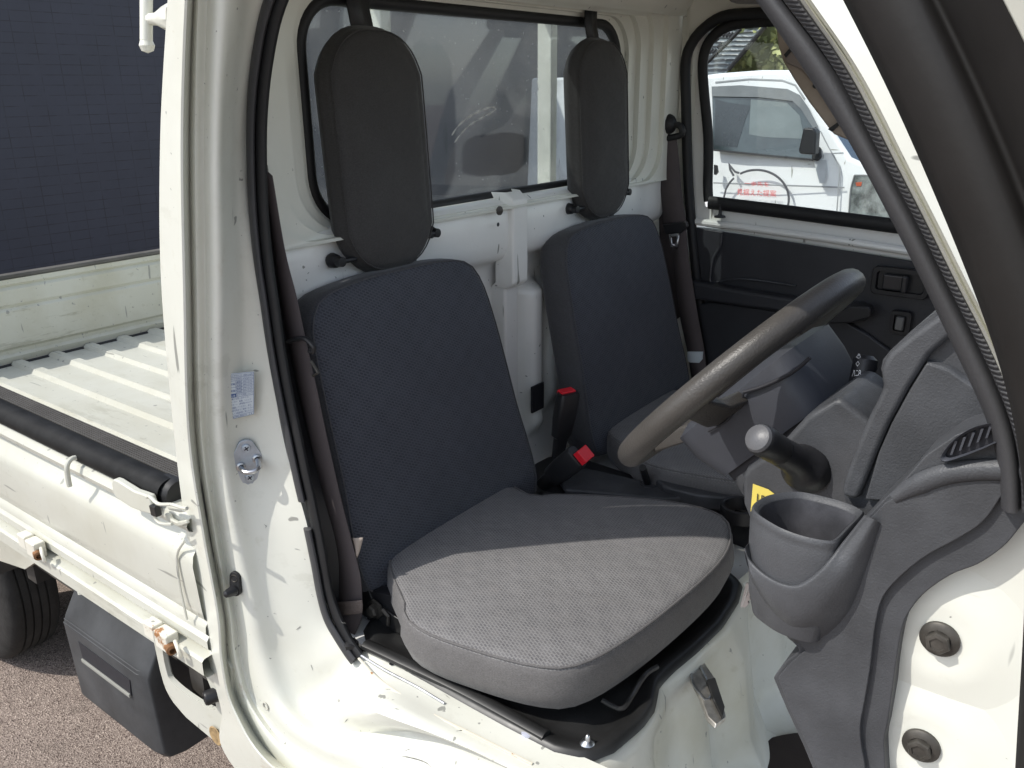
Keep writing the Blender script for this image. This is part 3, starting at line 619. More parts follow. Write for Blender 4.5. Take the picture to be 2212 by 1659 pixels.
# sun visor peeking from the roof
m = MB(); m.prism(ptsY([(1578, -20), (1582, 4), (1596, 9), (1640, 10), (1700, 8), (1760, -5), (1760, -40), (1600, -40)], 1.30), (0, -.02, 0)); m.out('grab_handle', simple('grab_handle_grey', (.16, .155, .15), .6), T, bev=.005)
# --- roof, cab rear outside, far side skin
m = MB(); m.box((-.01, .05, 1.765), (.84, 1.43, 1.80)); m.out('roof', WHITE, T, bev=.008)
m = MB(); m.tube(arc([(.12, .06, 1.66), (.17, .058, 1.705), (.28, .055, 1.722), (.60, .055, 1.722), (.80, .05, 1.69)], 30), .03, 12, flat=(V(0, 1, 0), .8)); m.out('roof_rail', WHITE, T)
m = MB(); m.box((-.030, .15, .70), (-.022, 1.445, 1.20)); m.box((-.030, .15, 1.20), (-.022, .28, 1.74)); m.box((-.030, 1.20, 1.20), (-.022, 1.445, 1.74)); m.out('cab_back', WHITE, T)
m = MB(); m.box((-.05, 1.43, .40), (1.2, 1.445, 1.20)); m.box((-.05, 1.43, 1.20), (.05, 1.445, 1.75)); m.out('far_side_skin', WHITE, T)
# guard frame seen through the rear window, and the hook at the corner
m = MB(); pts = []
for x_, yy in ((817, 60), (1182, 200)):
    p = PX(x_, yy, -.15); m.box((-.172, p.y-.010, .67), (-.132, p.y+.016, 1.78))
m.box((-.166, .10, 1.70), (-.134, 1.38, 1.74)); m.out('guard_frame', WHITE, T, bev=.004)
c0 = PX(316, -60, -.10); c1 = PX(316, 88, -.10); m = MB(); m.tube([c0, c1], .0085, 12)
m.lathe(c1+V(0, 0, -.006), (0, 0, 1), [(0, -.010), (.008, -.007), (.0105, 0), (.008, .007), (0, .010)], 14)
j = PX(318, 42, -.10); k_ = PX(362, 40, -.06); m.tube([j, j.lerp(k_, .5), k_, k_+V(.03, .0, 0)], [.0075, .0085, .016, .022], 10); m.out('rope_hook_bar', WHITE, T)

# --- seats
def seat(nm):
    pass
FN = V(.965, 0, .26).normalized()
def seat_build(dy, lab):
    # backrest plane: tilts back towards the top
    n = V(1, 0, .22).normalized(); up = V(-.22, 0, 1).normalized(); O = V(.146, .385+dy, 1.052)
    def uv(x, z): pass
    bo = [(-.213, -.24), (-.215, -.05), (-.213, .10), (-.207, .168), (-.178, .208), (-.10, .222), (0, .224), (.09, .222), (.150, .210), (.180, .175), (.198, .10), (.214, -.05), (.228, -.24), (.10, -.255), (-.10, -.255)]
    z0 = .835
    # cushion: plan outline in X,Y
    tr_ = [(866, 1300), (866, 1325), (884, 1350), (930, 1378), (1000, 1405), (1080, 1432), (1150, 1450), (1215, 1457), (1272, 1443), (1330, 1413), (1400, 1366), (1480, 1302), (1540, 1247), (1574, 1204), (1584, 1162), (1568, 1124), (1510, 1098), (1420, 1080), (1300, 1068), (1200, 1063), (1150, 1064)]
    co = [(p.x, p.y-.388) for p in (PZ(a_, b_, .852) for a_, b_ in tr_)]
    co += [(.155, .16), (.14, .06), (.15, -.08), (.19, -.17)]
    U = V(1, 0, .03).normalized(); Vv = V(0, 1, 0); N = U.cross(Vv).normalized()
    cu, seam = cushion('seat', co, V(0, .388+dy, .845), U, Vv, N, .082, .018, .010, [CUSH, CUSHS], T, undercut=.015)
    m = MB(); m.tube(seam, .0016, 6, closed=True); m.out('piping', CUSHS, cu)
    bk, seam = cushion('backrest', bo, O, V(0, 1, 0), up, n, .075, .016, .004, [BACKF, BACKS], cu)
    m = MB(); m.tube(seam, .0014, 6, closed=True); m.out('seam', BACKS, cu)
    tag(cu, lab); return cu
sn_ = seat_build(0, 'driver seat with worn grey patterned cushion')
sf_ = seat_build(.65, 'passenger seat in shaded dark blue grey fabric')
# headrests
def headrest(cy, cz, X, w_, h_, lab, tilt=0):
    o = rrect(w_, h_, w_*.42, 7); n = V(1, 0, .06).normalized(); up = V(-.06, 0, 1).normalized()
    O = V(X, cy, cz); hr, seam = cushion('headrest', o, O, V(0, 1, 0), up, n, .050, .022, .012, [HEADF, HEADF], T, nout=60)
    m = MB(); m.tube(seam, .0012, 6, closed=True); m.out('piping', HEADF, hr)
    m = MB(); q = [O+up*(h_/2-.03)-n*.025+V(0, -.022, 0), O+up*(h_/2+.03)-n*.035+V(0, -.022, 0), O+up*(h_/2+.10)-n*.03+V(0, -.022, 0)]
    m.loft([q, [p+V(0, .044, 0) for p in q]]); st = m.out('strap', BELT, hr, solid=.003); st.data.materials.clear(); st.data.materials.append(BLK)
    m = MB(); b0 = O-up*(h_/2-.01)-n*.03+V(0, .055, 0); b1 = b0-V(.0, .02, .055); m.loft([[b0, b1], [b0+V(0, .018, 0), b1+V(0, .018, 0)]]); m.out('strap', BLK, hr, solid=.002)
    for sgn, dz in ((-1, -h_/2+.03), (1, -h_/2+.045)):
        y = cy+sgn*(w_/2+.008); m = MB(); c = V(.045, y, cz+dz); m.lathe(c, (1, 0, 0), [(.010, -.004), (.012, .0), (.0105, .010), (.008, .013), (.0075, .024), (0, .025)], 14)
        m.tube([c+V(.020, 0, 0), c+V(.020, -sgn*.03, 0)], .004, 8); m.out('peg', BLK, hr)
    tag(hr, lab); return hr
headrest(.388, 1.444, .070, .200, .366, 'tall rounded black headrest of the driver seat')
headrest(1.037, 1.450, .070, .200, .366, 'tall rounded black headrest of the passenger seat')

# seat base: white box with black tray
m = MB(); m.box((.04, .13, .745), (.60, 1.37, .758)); m.out('seat_deck', WHITEIN, T, smooth=False)
tr = [PZ(a, b, .768) for a, b in ((812, 1396), (905, 1452), (1000, 1505), (1100, 1560), (1200, 1612), (1268, 1628), (1322, 1606), (1380, 1555), (1404, 1520), (1412, 1470), (1440, 1440), (1490, 1400), (1545, 1350), (1580, 1300), (1592, 1262), (1500, 1180), (1150, 1150), (800, 1350))]
tro = arc(tr, 110, True, smooth=False); cen = sum(tro, Vector())/len(tro)
def shr(P, d): return [p+(cen-p).normalized()*d for p in P]
def dz(P, z): return [p+V(0, 0, z) for p in P]
m = MB(); m.loft([dz(shr(tro, -.012), -.004), dz(shr(tro, -.006), .004), dz(tro, .006), dz(shr(tro, .010), .004), dz(shr(tro, .022), -.002), dz(shr(tro, .04), -.004), dz(shr(tro, .05), -.001), dz(shr(tro, .30), -.001)], closed=True)
m.out('seat_tray', BLKP, T, auto=60)
m = MB(); m.tube(arc([PZ(790, 1392, .775), PZ(850, 1420, .775), PZ(1000, 1492, .772), PZ(1180, 1590, .772)], 30), .010, 10, flat=(V(0, 0, 1), .7)); m.out('tray_edge_roll', BLKP, T)
m = MB(); m.lathe(PZ(1269, 1607, .772), (0, 0, 1), [(.010, 0), (.0085, .003), (.004, .006), (.003, .012), (0, .016)], 12); m.out('tray_stud', METAL, T)
m = MB(); m.tube(arc([PZ(1300, 1512, .785), PZ(1325, 1526, .780), PZ(1345, 1530, .78), PZ(1362, 1508, .785), PZ(1385, 1470, .80), PZ(1400, 1452, .80), PZ(1420, 1440, .80)], 24), .0035, 8); m.out('seat_lever', BLKP, T)
# recliner bracket and bolt
m = MB(); m.prism([(.12, .175, .765), (.26, .175, .765), (.265, .175, .79), (.20, .175, .80), (.17, .175, .86), (.13, .175, .87)], (0, .006, 0)); sb = m.out('hinge_bracket', BLKP, T, bev=.002)
m = MB(); c = PY(812, 1315, .175); m.lathe(c, (0, -1, 0), [(.017, 0), (.016, .003), (.0105, .004), (.0105, .010), (.008, .013), (0, .013)], 6); m.tube([c+V(.018, -.003, .008), c+V(.03, -.003, .0), c+V(.028, -.003, -.015)], .003, 8); m.out('hinge_bolt', BOLT, sb)
m = MB(); m.prism([PY(a, b, .18) for a, b in ((788, 1270), (870, 1296), (875, 1395), (840, 1405), (795, 1390))], (0, .02, 0)); m.out('bracket_cover', BLK, sb, bev=.002)
# front wall of the seat box (white, creased) down to floor
tb = arc([PZ(a, b, .762) for a, b in ((1180, 1622), (1275, 1640), (1330, 1614), (1388, 1560), (1412, 1524), (1420, 1474), (1446, 1446), (1496, 1406), (1552, 1356), (1590, 1300), (1604, 1262), (1610, 1240))]+[V(.64, 1.0, .762), V(.64, 1.36, .762)], 120)
rows_ = []
for k, (dx, z) in enumerate(((0, 0), (.006, -.004), (.014, -.018), (.022, -.06), (.032, -.12), (.045, -.20), (.075, -.262), (.13, -.272), (.30, -.275), (.75, -.275))):
    rw_ = []
    for i, p in enumerate(tb):
        c_ = 0
        if 2 < k < 7:
            c_ = -.016*math.exp(-((p.y-.44)/.022)**2)+.012*math.exp(-((p.y-.50)/.02)**2)-.02*math.exp(-((p.y-.26)/.02)**2)+.008*math.sin(p.y*38)
        rw_.append(p+V(dx+c_, -.15*dx if p.y < .3 else 0, z))
    rows_.append(rw_)
m = MB(); m.loft(rows_); m.out('floor_panel', paint('dusty_floor_paint', (.60, .60, .54), grime=.55, rough=.5), T, auto=70)
mt_ = arc([PZ(a, b, .500) for a, b in ((1560, 1720), (1590, 1665), (1625, 1620), (1665, 1592), (1705, 1583), (1750, 1578), (1850, 1575), (2100, 1600), (2150, 1800), (1800, 1900))], 60, True)
m = MB(); m.prism(mt_, (0, 0, -.01)); m.out('floor_mat', MAT, T, bev=.004)
# catch latch on the corner
LC = PZ(1512, 1480, .735)
m = MB(); q = [PZ(a, b, .735) for a, b in ((1484, 1418), (1500, 1420), (1528, 1462), (1548, 1530), (1552, 1546), (1530, 1562), (1512, 1545), (1496, 1500), (1478, 1462))]
m.prism([p+V(.012, -.006, 0) for p in q], (.0, .004, .006)); lt = m.out('latch', simple('tarnished_steel', (.52, .50, .46), .48, metal=1, var=.3, vs=40), T, bev=.0015)
m = MB(); m.tube(arc([PZ(a, b, .742)+V(.013, -.008, 0) for a, b in ((1480, 1440), (1486, 1465), (1498, 1482), (1512, 1497), (1522, 1488), (1520, 1470), (1500, 1425))], 20), .0018, 8); m.out('wire_loop', METAL, lt)
m = MB(); m.prism([PZ(a, b, .742)+V(.013, -.008, 0) for a, b in ((1512, 1462), (1530, 1458), (1550, 1520), (1545, 1540), (1528, 1505))], (0, .002, .006)); m.out('latch_clip', BLKP, lt, bev=.001)
# console between the seats
m = MB(); top = [PZ(a, b, .80) for a, b in ((1142, 1030), (1150, 1000), (1180, 985), (1230, 975), (1270, 990), (1420, 1040), (1580, 1090), (1640, 1115), (1640, 1150), (1560, 1120), (1420, 1095), (1260, 1078), (1165, 1062))]
m.prism(top, (0, 0, -.05)); m.out('console', BLK, T, bev=.01, bseg=3)
m = MB(); m.prism([PZ(a, b, .805) for a, b in ((1195, 1030), (1270, 1022), (1350, 1040), (1440, 1062), (1480, 1085), (1440, 1090), (1330, 1078), (1220, 1068))], (0, 0, .012)); m.prism([PZ(a, b, .80) for a, b in ((1400, 1048), (1500, 1060), (1570, 1085), (1590, 1108), (1500, 1100), (1430, 1080))], (0, 0, .03)); m.out('console_lid', DASH, T, bev=.006, bseg=3)
m = MB(); m.lathe(PZ(1600, 1095, .83), (0, 0, 1), [(.036, -.02), (.036, .004), (.032, .006), (.029, .004), (.029, -.02)], 24); m.out('cup_ring', BLK, T)
m = MB(); m.tube([PZ(1398, 1042, .82), PZ(1388, 1010, .87)], .007, 10); m.lathe(PZ(1402, 1048, .815), (0, 0, 1), [(.018, 0), (.016, .003), (.012, -.002), (0, -.004)], 16); m.out('brake_lever', BLK, T)
# buckles
def buckle(base, tip, wdir, red_face, lab):
    d = (tip-base); L = d.length; d.normalize(); w_ = (wdir-d*wdir.dot(d)).normalized(); n = d.cross(w_)
    m = MB(); rl = []
    for t, hw, th in ((0, .013, .006), (.30, .015, .008), (.34, .020, .011), (.60, .023, .013), (.96, .0235, .0135), (1.0, .021, .011)):
        rl.append([base+d*L*t+w_*a+n*b for a, b in rrect(hw*2, th*2, min(hw, th)*.6, 3)])
    m.loft(rl, closed=True); k = len(rl[0]); m.add(rl[-1], [tuple(range(k))]); o = m.out('buckle', BLK, T)
    m = MB()
    if red_face: m.obox(tip+n*.006-d*.001, w_*.0170, n*.0085, d*.0045)
    else: m.obox(tip-d*.010+w_*.006+n*.008, w_*.0135, n*.015, d*.024)
    m.out('red_button', RED, o, bev=.002, bseg=3); tag(o, lab); return o
b1 = PY(1205, 985, .70); buckle(b1, PY(1228, 848, .70), V(.3, 1, 0), True, 'upright black belt buckle with thin red button')
buckle(PY(1168, 1050, .655), PY(1248, 985, .645), V(.8, .1, -.75), False, 'leaning black belt buckle with large red button')
# --- seat belts
def strip_img(L, Rr, y, mat, name, parent, n=40, th=.0015, lab=None):
    """webbing between left and right image edges; y list or float"""
    yl = y if isinstance(y, list) else [y]*len(L)
    a = arc([PY(p[0], p[1], t) for p, t in zip(L, yl)], n); b = arc([PY(p[0], p[1], t) for p, t in zip(Rr, yl)], n)
    m = MB(); m.loft([a, [p.lerp(q, .5)+V(0, -.0015, 0) for p, q in zip(a, b)], b]); return m.out(name, mat, parent, solid=th, auto=180)
nb = strip_img([(566, 355), (580, 500), (598, 640), (615, 725), (640, 830), (664, 944), (697, 1078), (713, 1140), (724, 1200), (726, 1257), (728, 1326), (733, 1350), (752, 1377)],
               [(588, 380), (615, 540), (640, 640), (658, 725), (682, 830), (706, 944), (738, 1084), (758, 1163), (769, 1205), (780, 1257), (782, 1326), (776, 1350), (762, 1379)],
               [.125, .135, .14, .14, .14, .142, .145, .147, .148, .148, .145, .143, .14], BELT, 'seat_belt', T, 70)
tag(nb, 'brown grey belt webbing by the driver door pillar')
m = MB(); m.tube(arc([PY(a, b, .128) for a, b in ((622, 738), (640, 733), (657, 731), (668, 738), (678, 750), (676, 760), (668, 758))], 20), .0035, 8)
m.out('belt_guide', BLK, nb)
m = MB(); m.tube([PY(a, b, .139) for a, b in ((672, 780), (688, 806), (676, 811))], .0022, 8); m.out('tongue', BOLT, nb)
strip_img([(758, 1162), (764, 1175), (768, 1196), (770, 1204)], [(784, 1161), (782, 1172), (776, 1194), (772, 1204)], .152, simple('belt_label', (.33, .28, .24), .8), 'belt_label', nb, 8)
m = MB(); m.tube([PY(745, 1368, .14), PY(757, 1392, .135)], .006, 8); m.out('belt_anchor', BLK, nb)
m = MB(); m.lathe(PZ(757, 1395, .775), (0, 0, 1), [(.012, 0), (.012, .006), (.007, .008), (0, .008)], 6); m.out('anchor_bolt', BLK, nb)
strip_img([(727, 1300), (728, 1318), (729, 1330)], [(782, 1296), (783, 1312), (782, 1324)], .1425, simple('belt_stitching', (.20, .16, .14), .85, grain=1, gs=500, gd=.002), 'stitching', nb, 8)
fb = strip_img([(1422, 290), (1424, 357), (1428, 420), (1434, 487)], [(1461, 290), (1468, 357), (1474, 425), (1483, 484)], 1.335, BELT, 'seat_belt', T, 30)
tag(fb, 'brown grey belt webbing on the far pillar')
strip_img([(1450, 500), (1454, 560), (1460, 620), (1470, 690), (1484, 754), (1494, 816), (1500, 840)], [(1482, 490), (1488, 560), (1496, 610), (1509, 690), (1521, 754), (1526, 800), (1530, 840)], 1.325, BELT, 'lower_webbing', fb, 30)
strip_img([(1424, 300), (1424, 474), (1428, 540), (1440, 600), (1462, 690)], [(1440, 300), (1446, 474), (1460, 540), (1470, 600), (1475, 680)], 1.355, BELT, 'rear_webbing', fb, 20)
m = MB(); c = PY(1443, 268, 1.34); m.lathe(c, (0, -1, 0), [(.024, 0), (.024, .008), (.020, .016), (.010, .022), (0, .023)], 22)
m.tube(arc([PY(a, b, 1.335) for a, b in ((1414, 292), (1420, 278), (1443, 274), (1466, 270), (1474, 282), (1470, 292), (1445, 298), (1418, 300), (1414, 292))], 30), .008, 8); m.out('belt_anchor', BLACKR, fb)
m = MB(); m.prism([PY(a, b, 1.32) for a, b in ((1430, 485), (1482, 478), (1486, 490), (1470, 505), (1436, 506))], (0, .01, 0)); m.out('tongue_cover', BLK, fb, bev=.003)
m = MB(); tq = [PY(a, b, 1.316) for a, b in ((1445, 506), (1466, 504), (1468, 512), (1464, 534), (1449, 534), (1447, 514))]; cen_ = sum(tq, Vector())/6
m.loft([tq, [p.lerp(cen_, .45) for p in tq]], closed=True); m.out('tongue', METAL, fb, solid=.003)
m = MB(); m.prism([PY(a, b, 1.318) for a, b in ((1485, 760), (1518, 760), (1517, 776), (1510, 784), (1490, 783), (1485, 776))], (0, .003, 0)); m.out('belt_label', STICK, fb)
# --- steering wheel
WC = V(.652, .412, 1.194); wn = V(-.739, 0, .674).normalized(); w1 = V(.674, 0, .739).normalized(); w2 = V(0, 1, 0)
def wp(a, b, h=0): return WC+w1*a+w2*b+wn*h
RR = .172; m = MB(); m.tube([wp(RR*math.cos(2*math.pi*k/72), RR*math.sin(2*math.pi*k/72)) for k in range(72)], .0165, 16, closed=True)
sw_ = m.out('steering_wheel', WHEELM, T)
m = MB()
for sgn in (-1, 1):
    m.loft([[wp(a+.0, sgn*b, h) for a, b, h in ((-.030, .05, -.045), (.035, .05, -.045), (.030, .05, -.025), (-.025, .05, -.025))],
            [wp(a, sgn*b, h) for a, b, h in ((-.015, .12, -.035), (.030, .12, -.035), (.027, .12, -.018), (-.012, .12, -.018))],
            [wp(a, sgn*b, h) for a, b, h in ((.0, .168, -.012), (.035, .168, -.012), (.033, .168, .006), (.002, .168, .006))]], closed=True)
m.loft([[wp(a, b, h) for a, b, h in ((-.05, -.045, -.045), (-.05, .045, -.045), (-.05, .04, -.02), (-.05, -.04, -.02))], [wp(a, b, h) for a, b, h in ((-.168, -.028, -.012), (-.168, .028, -.012), (-.168, .024, .006), (-.168, -.024, .006))]], closed=True)
m.out('spoke', WHEELM, sw_, bev=.004, bseg=3)
# hub pad
def slab(name, rr_list, mat, parent, **k):
    m = MB(); m.loft(rr_list, closed=True); n_ = len(rr_list[0]); m.add(rr_list[0], [tuple(range(n_))]); m.add(rr_list[-1], [tuple(range(n_))]); return m.out(name, mat, parent, **k)
def padring(sa, sb, h, r_=.03, oa=0): return [wp(oa+a, b, h) for a, b in rrect(sa, sb, r_)]
hub = slab('hub_pad', [padring(.165, .165, -.092, .025, .010), padring(.188, .175, -.055, .03, .008), padring(.198, .165, -.022, .03, .008), padring(.175, .135, -.014, .03, .008), padring(.14, .10, -.012, .03, .008)], DASHL, sw_, auto=40)
m = MB(); m.tube(arc([PY(a, b, .3235) for a, b in ((1750, 772), (1722, 797), (1690, 816), (1645, 836), (1607, 847))], 20), .0022, 8); m.tube(arc([PY(a, b, .3235) for a, b in ((1607, 847), (1600, 868), (1587, 886), (1568, 910), (1530, 932))], 20), .0014, 8); m.out('seam', INK, hub)
# column shroud below
slab('column_cover', [padring(.165, .155, -.102, .03, .012), padring(.17, .155, -.12, .03, .012), padring(.18, .15, -.20, .03, .015), padring(.18, .15, -.32, .03, .015)], DASH, T, auto=40)
slab('column_gap', [padring(.160, .15, -.090, .02, .012), padring(.160, .15, -.104, .02, .012)], INK, T)
# lower column cover near side (grey plate with knob)
CP = [(1620, 1130), (1604, 1090), (1602, 1030), (1612, 1010), (1678, 968), (1740, 900), (1800, 862), (1815, 860), (1875, 905), (1905, 960), (1880, 1000), (1850, 1050), (1830, 1120), (1720, 1150)]
m = MB(); m.prism([PY(a, b, .285) for a, b in CP], (.0, .12, 0)); lc = m.out('switch_cover', DASH, T, bev=.016, bseg=4)
# headlight stalk near
kb = PY(1738, 1006, .285); kt = PY(1637, 946, .205)
ka = (kt-kb).normalized(); LL = (kt-kb).length
m = MB(); m.lathe(kb, ka, [(.028, -.012), (.0275, .0), (.0265, .004), (.0235, .009), (.0185, .018), (.0165, .030), (.0158, LL*.55), (.0153, LL*.56), (.0160, LL*.57), (.0168, LL*.86), (.0164, LL*.95), (.0145, LL*.99), (.008, LL*1.012), (0, LL*1.015)], 28)
m.out('light_stalk', BLK, T, auto=60)
m = MB(); m.lathe(kt-ka*.0005, ka, [(.0152, -.001), (.0135, .0022), (.007, .0050), (0, .0056)], 24); m.out('stalk_cap', simple('satin_knob_end', (.085, .085, .09), .40, grain=.3), T)
# wiper stalk far
m = MB(); sk = [PY(1848, 880, .40), PY(1856, 840, .41), PY(1867, 795, .42), PY(1872, 768, .425)]
m.tube(arc(sk, 14), [.013, .0125, .012, .012, .0125, .013, .0135, .0135, .0138, .014, .014, .014, .0135, .008], 14); ws2 = m.out('wiper_stalk', BLK, T)
q = [PY(1848, 762, .4105), PY(1864, 762, .4105), PY(1834, 845, .3955), PY(1860, 845, .3955)]
m = MB(); text_on(m, '♁', q, .3, .8, .02, .15, .002); text_on(m, '◇', q, .3, .75, .22, .36, .002); text_on(m, 'ﾊﾆ8', q, .1, .95, .45, .62, .002); text_on(m, '///', q, .1, .8, .68, .84, .002); m.out('stalk_symbols', WGLYPH, ws2, smooth=False)

# --- dashboard
dp = [PY(a, b, .13) for a, b in ((2060, 645), (2029, 668), (1967, 716), (1923, 757), (1906, 778), (1902, 798), (1908, 822), (1906, 850), (1890, 880), (1875, 908), (1853, 965), (1834, 1020), (1822, 1068))]
prof2 = [(p.x, p.z) for p in dp]+[(.90, 1.12), (.93, 1.0), (1.02, .95), (1.25, .95)]
prof2 = [(1.25, 1.30), (1.10, 1.38)]+prof2
m = extr_profile(prof2, 'y', .132, 1.34); dash = m.out('dashboard', DASH, T, auto=28)
m = MB(); cap = [Vector((x, .132, z)) for x, z in prof2]; m.add(cap, [tuple(range(len(cap)))]); m.out('dash_end', DASH, T)
# long slanted bar beside the seam
ba = [(2090, 640), (2029, 674), (1967, 722), (1923, 763), (1905, 790), (1908, 836), (1890, 873), (1875, 906), (1853, 965), (1834, 1020), (1816, 1072), (1856, 1082), (1866, 1066), (1892, 983), (1934, 891), (1978, 814), (2003, 770), (2052, 726), (2120, 668)]
ba = [(2100, 632), (2032, 678), (1966, 726), (1923, 761), (1909, 783), (1902, 801), (1904, 823), (1907, 838), (1894, 866), (1877, 898), (1854, 952), (1834, 1006), (1819, 1049), (1818, 1074), (1851, 1082), (1867, 1047), (1895, 976), (1923, 912), (1963, 838), (1997, 783), (2009, 766), (2053, 728), (2130, 668)]
m = MB(); m.prism(ptsY(ba, .122), (0, .03, 0)); m.out('dash_side_bar', DASH, T, bev=.005, bseg=4)
# recessed end plate with curved top lip
m = MB(); m.prism(ptsY([(1868, 1080), (1897, 979), (1926, 913), (1966, 840), (1999, 787), (2003, 784), (2050, 800), (2105, 838), (2200, 880), (2200, 960), (2140, 915), (2066, 938), (2000, 983), (1950, 1040), (1904, 1082)], .125), (0, .02, 0)); m.out('fuse_cover', DASH, T, bev=.003, bseg=3)
fr = lambda L, y: arc(ptsY(L, y), 14, smooth=True)
m = MB(); m.loft(crowd2([fr([(2002, 786), (2050, 803), (2105, 840), (2200, 886)], .1255), fr([(2004, 780), (2050, 794), (2103, 828), (2200, 872)], .128), fr([(2008, 772), (2050, 782), (2103, 812), (2200, 850)], .138), fr([(2040, 738), (2060, 750), (2105, 770), (2200, 800)], .190), fr([(2055, 726), (2080, 735), (2120, 745), (2200, 760)], .215)], 4)); m.out('hood_lip', DASH, T, auto=180)
# air vent
VC = PY(2105, 975, .105); m = MB()
vo = [(2030, 990), (2048, 962), (2075, 938), (2110, 920), (2155, 912), (2175, 920), (2170, 945), (2140, 962), (2110, 975), (2070, 990), (2040, 998)]
vi = [(a+(2105-a)*.16, b+(955-b)*.22) for a, b in vo]
m.loft([arc(ptsY(vo, .056), 40, True), arc(ptsY([(a*.98+2105*.02, b*.97+955*.03) for a, b in vo], .047), 40, True), arc(ptsY(vi, .050), 40, True), arc(ptsY(vi, .0585), 40, True)], closed=True)
vent = m.out('air_vent', DASHL, T, auto=60)
m = MB(); m.add(arc(ptsY(vi, .0530), 40, True), [tuple(range(40))]); m.out('vent_hole', INK, vent)
for k in range(6):
    x = 2052+k*19; y = 985-k*9; m = MB(); m.prism(ptsY([(x, y-2), (x+5, y-3), (x+16, y-32), (x+10, y-32)], .049), (0, .003, 0)); m.out('vent_blade', DASHL, vent)
# --- near side panel below the dash (large plastic moulding)
outer = [(2240, 1100), (2212, 1129), (2170, 1179), (2115, 1218), (2057, 1241), (1999, 1280), (1964, 1322), (1949, 1357), (1937, 1423), (1929, 1481), (1918, 1559), (1910, 1600), (1912, 1659), (1914, 1760)]
left = [(1790, 1760), (1755, 1659), (1736, 1613), (1697, 1528), (1670, 1464), (1697, 1429), (1728, 1404), (1701, 1377), (1662, 1323), (1633, 1272), (1640, 1262), (1700, 1262), (1770, 1235), (1815, 1180), (1872, 1118), (1904, 1083), (1950, 1040), (2000, 983), (2066, 938), (2140, 914), (2240, 905)]
KY = .060
LQ = arc(ptsY(outer, KY), 60)+arc(ptsY(left, KY), 150, smooth=False)
m = MB(); m.prism(LQ, (0, .04, 0)); sp_ = m.out('kick_panel', DASH, T, bev=.004, bseg=4)
ridge = [(2200, 1000), (2175, 1050), (2154, 1086), (2120, 1130), (2070, 1163), (1999, 1202), (1941, 1249), (1906, 1292), (1891, 1346), (1884, 1400), (1879, 1443), (1868, 1510), (1858, 1567), (1860, 1610), (1868, 1659), (1872, 1760)]
inner = [(1800, 1760), (1764, 1659), (1745, 1613), (1704, 1526), (1680, 1464), (1706, 1434), (1740, 1404), (1708, 1374), (1668, 1320), (1642, 1275), (1700, 1268), (1775, 1240), (1822, 1184), (1878, 1122), (1912, 1086), (1960, 1060), (2000, 1040), (2055, 1024), (2110, 1016), (2200, 1016)]
m = MB(); m.prism(arc(ptsY(ridge, KY-.006), 70)+arc(ptsY(inner, KY-.006), 130, smooth=False), (0, .008, 0)); m.out('raised_panel', DASH, sp_, bev=.0035, bseg=4)
lp = ptsY([(1932, 1076), (1960, 1059), (1985, 1046), (2015, 1033), (2055, 1022), (2105, 1016), (2150, 1015), (2210, 1018)], KY-.004); m = MB(); m.tube(arc(lp, 36), [.0045+.0035*min(1, k/9) for k in range(36)], 12, flat=(V(0, 1, 0), .8)); m.out('rolled_lip', DASH, sp_)
# cup holder pod
def podring(L, z, n=64): return arc([PZ(a, b, z) for a, b in L], n, True)
rimo = podring([(1623, 1094), (1636, 1079), (1665, 1067), (1720, 1061), (1775, 1071), (1830, 1086), (1864, 1102), (1866, 1112), (1838, 1142), (1812, 1168), (1790, 1172), (1740, 1163), (1690, 1146), (1650, 1124), (1628, 1108)], 1.200)
rimc = sum(rimo, Vector())/len(rimo)
def sc(P, f, z): return [V(rimc.x+(p.x-rimc.x)*f, rimc.y+(p.y-rimc.y)*f, z) for p in P]
m = MB()
m.loft([sc(rimo, .84, 1.196), sc(rimo, .88, 1.1985), sc(rimo, .955, 1.2005), sc(rimo, .99, 1.199), sc(rimo, 1.0, 1.195), sc(rimo, .985, 1.192), sc(rimo, 1.005, 1.190), sc(rimo, .985, 1.165), sc(rimo, .945, 1.14), sc(rimo, .90, 1.120), sc(rimo, .80, 1.10)], closed=True)
pod = m.out('cup_holder', DASH, T, auto=40)
m = MB(); m.loft([sc(rimo, .845, 1.1965), sc(rimo, .80, 1.185), sc(rimo, .72, 1.15), sc(rimo, .60, 1.125), sc(rimo, .55, 1.122), sc(rimo, .03, 1.122)], closed=True); m.out('cup_well', simple('dusty_well_plastic', (.06, .06, .066), .42, grain=.3, var=.35, vs=25), pod, auto=60)
G_ = [(1611, 1180), (1620, 1207), (1646, 1234), (1680, 1255), (1716, 1264), (1744, 1253), (1772, 1230), (1792, 1208), (1808, 1187), (1838, 1150), (1868, 1112)]
G1_ = [(1608, 1190), (1617, 1219), (1643, 1248), (1678, 1269), (1717, 1278), (1750, 1266), (1782, 1241), (1803, 1217), (1820, 1193), (1848, 1155), (1877, 1117)]
G2_ = [(1615, 1225), (1629, 1256), (1652, 1292), (1682, 1324), (1722, 1340), (1768, 1322), (1804, 1280), (1828, 1244), (1844, 1210), (1867, 1164), (1889, 1123)]
G3_ = [(1632, 1272), (1648, 1298), (1666, 1326), (1686, 1355), (1714, 1382), (1772, 1378), (1826, 1330), (1852, 1278), (1870, 1228), (1888, 1174), (1902, 1130)]
def ptsYY(L, ys): return [PY(a, b, y) for (a, b), y in zip(L, ys)]
FZ = [(1.05, .80), (1.10, .80), (1.12, .90), (1.14, .945), (1.165, .985), (1.19, 1.005), (1.3, 1.005)]
def fz(z):
    for (z0, f0), (z1, f1) in zip(FZ, FZ[1:]):
        if z <= z1: return f0+(f1-f0)*max(0, (z-z0))/(z1-z0)
    return 1
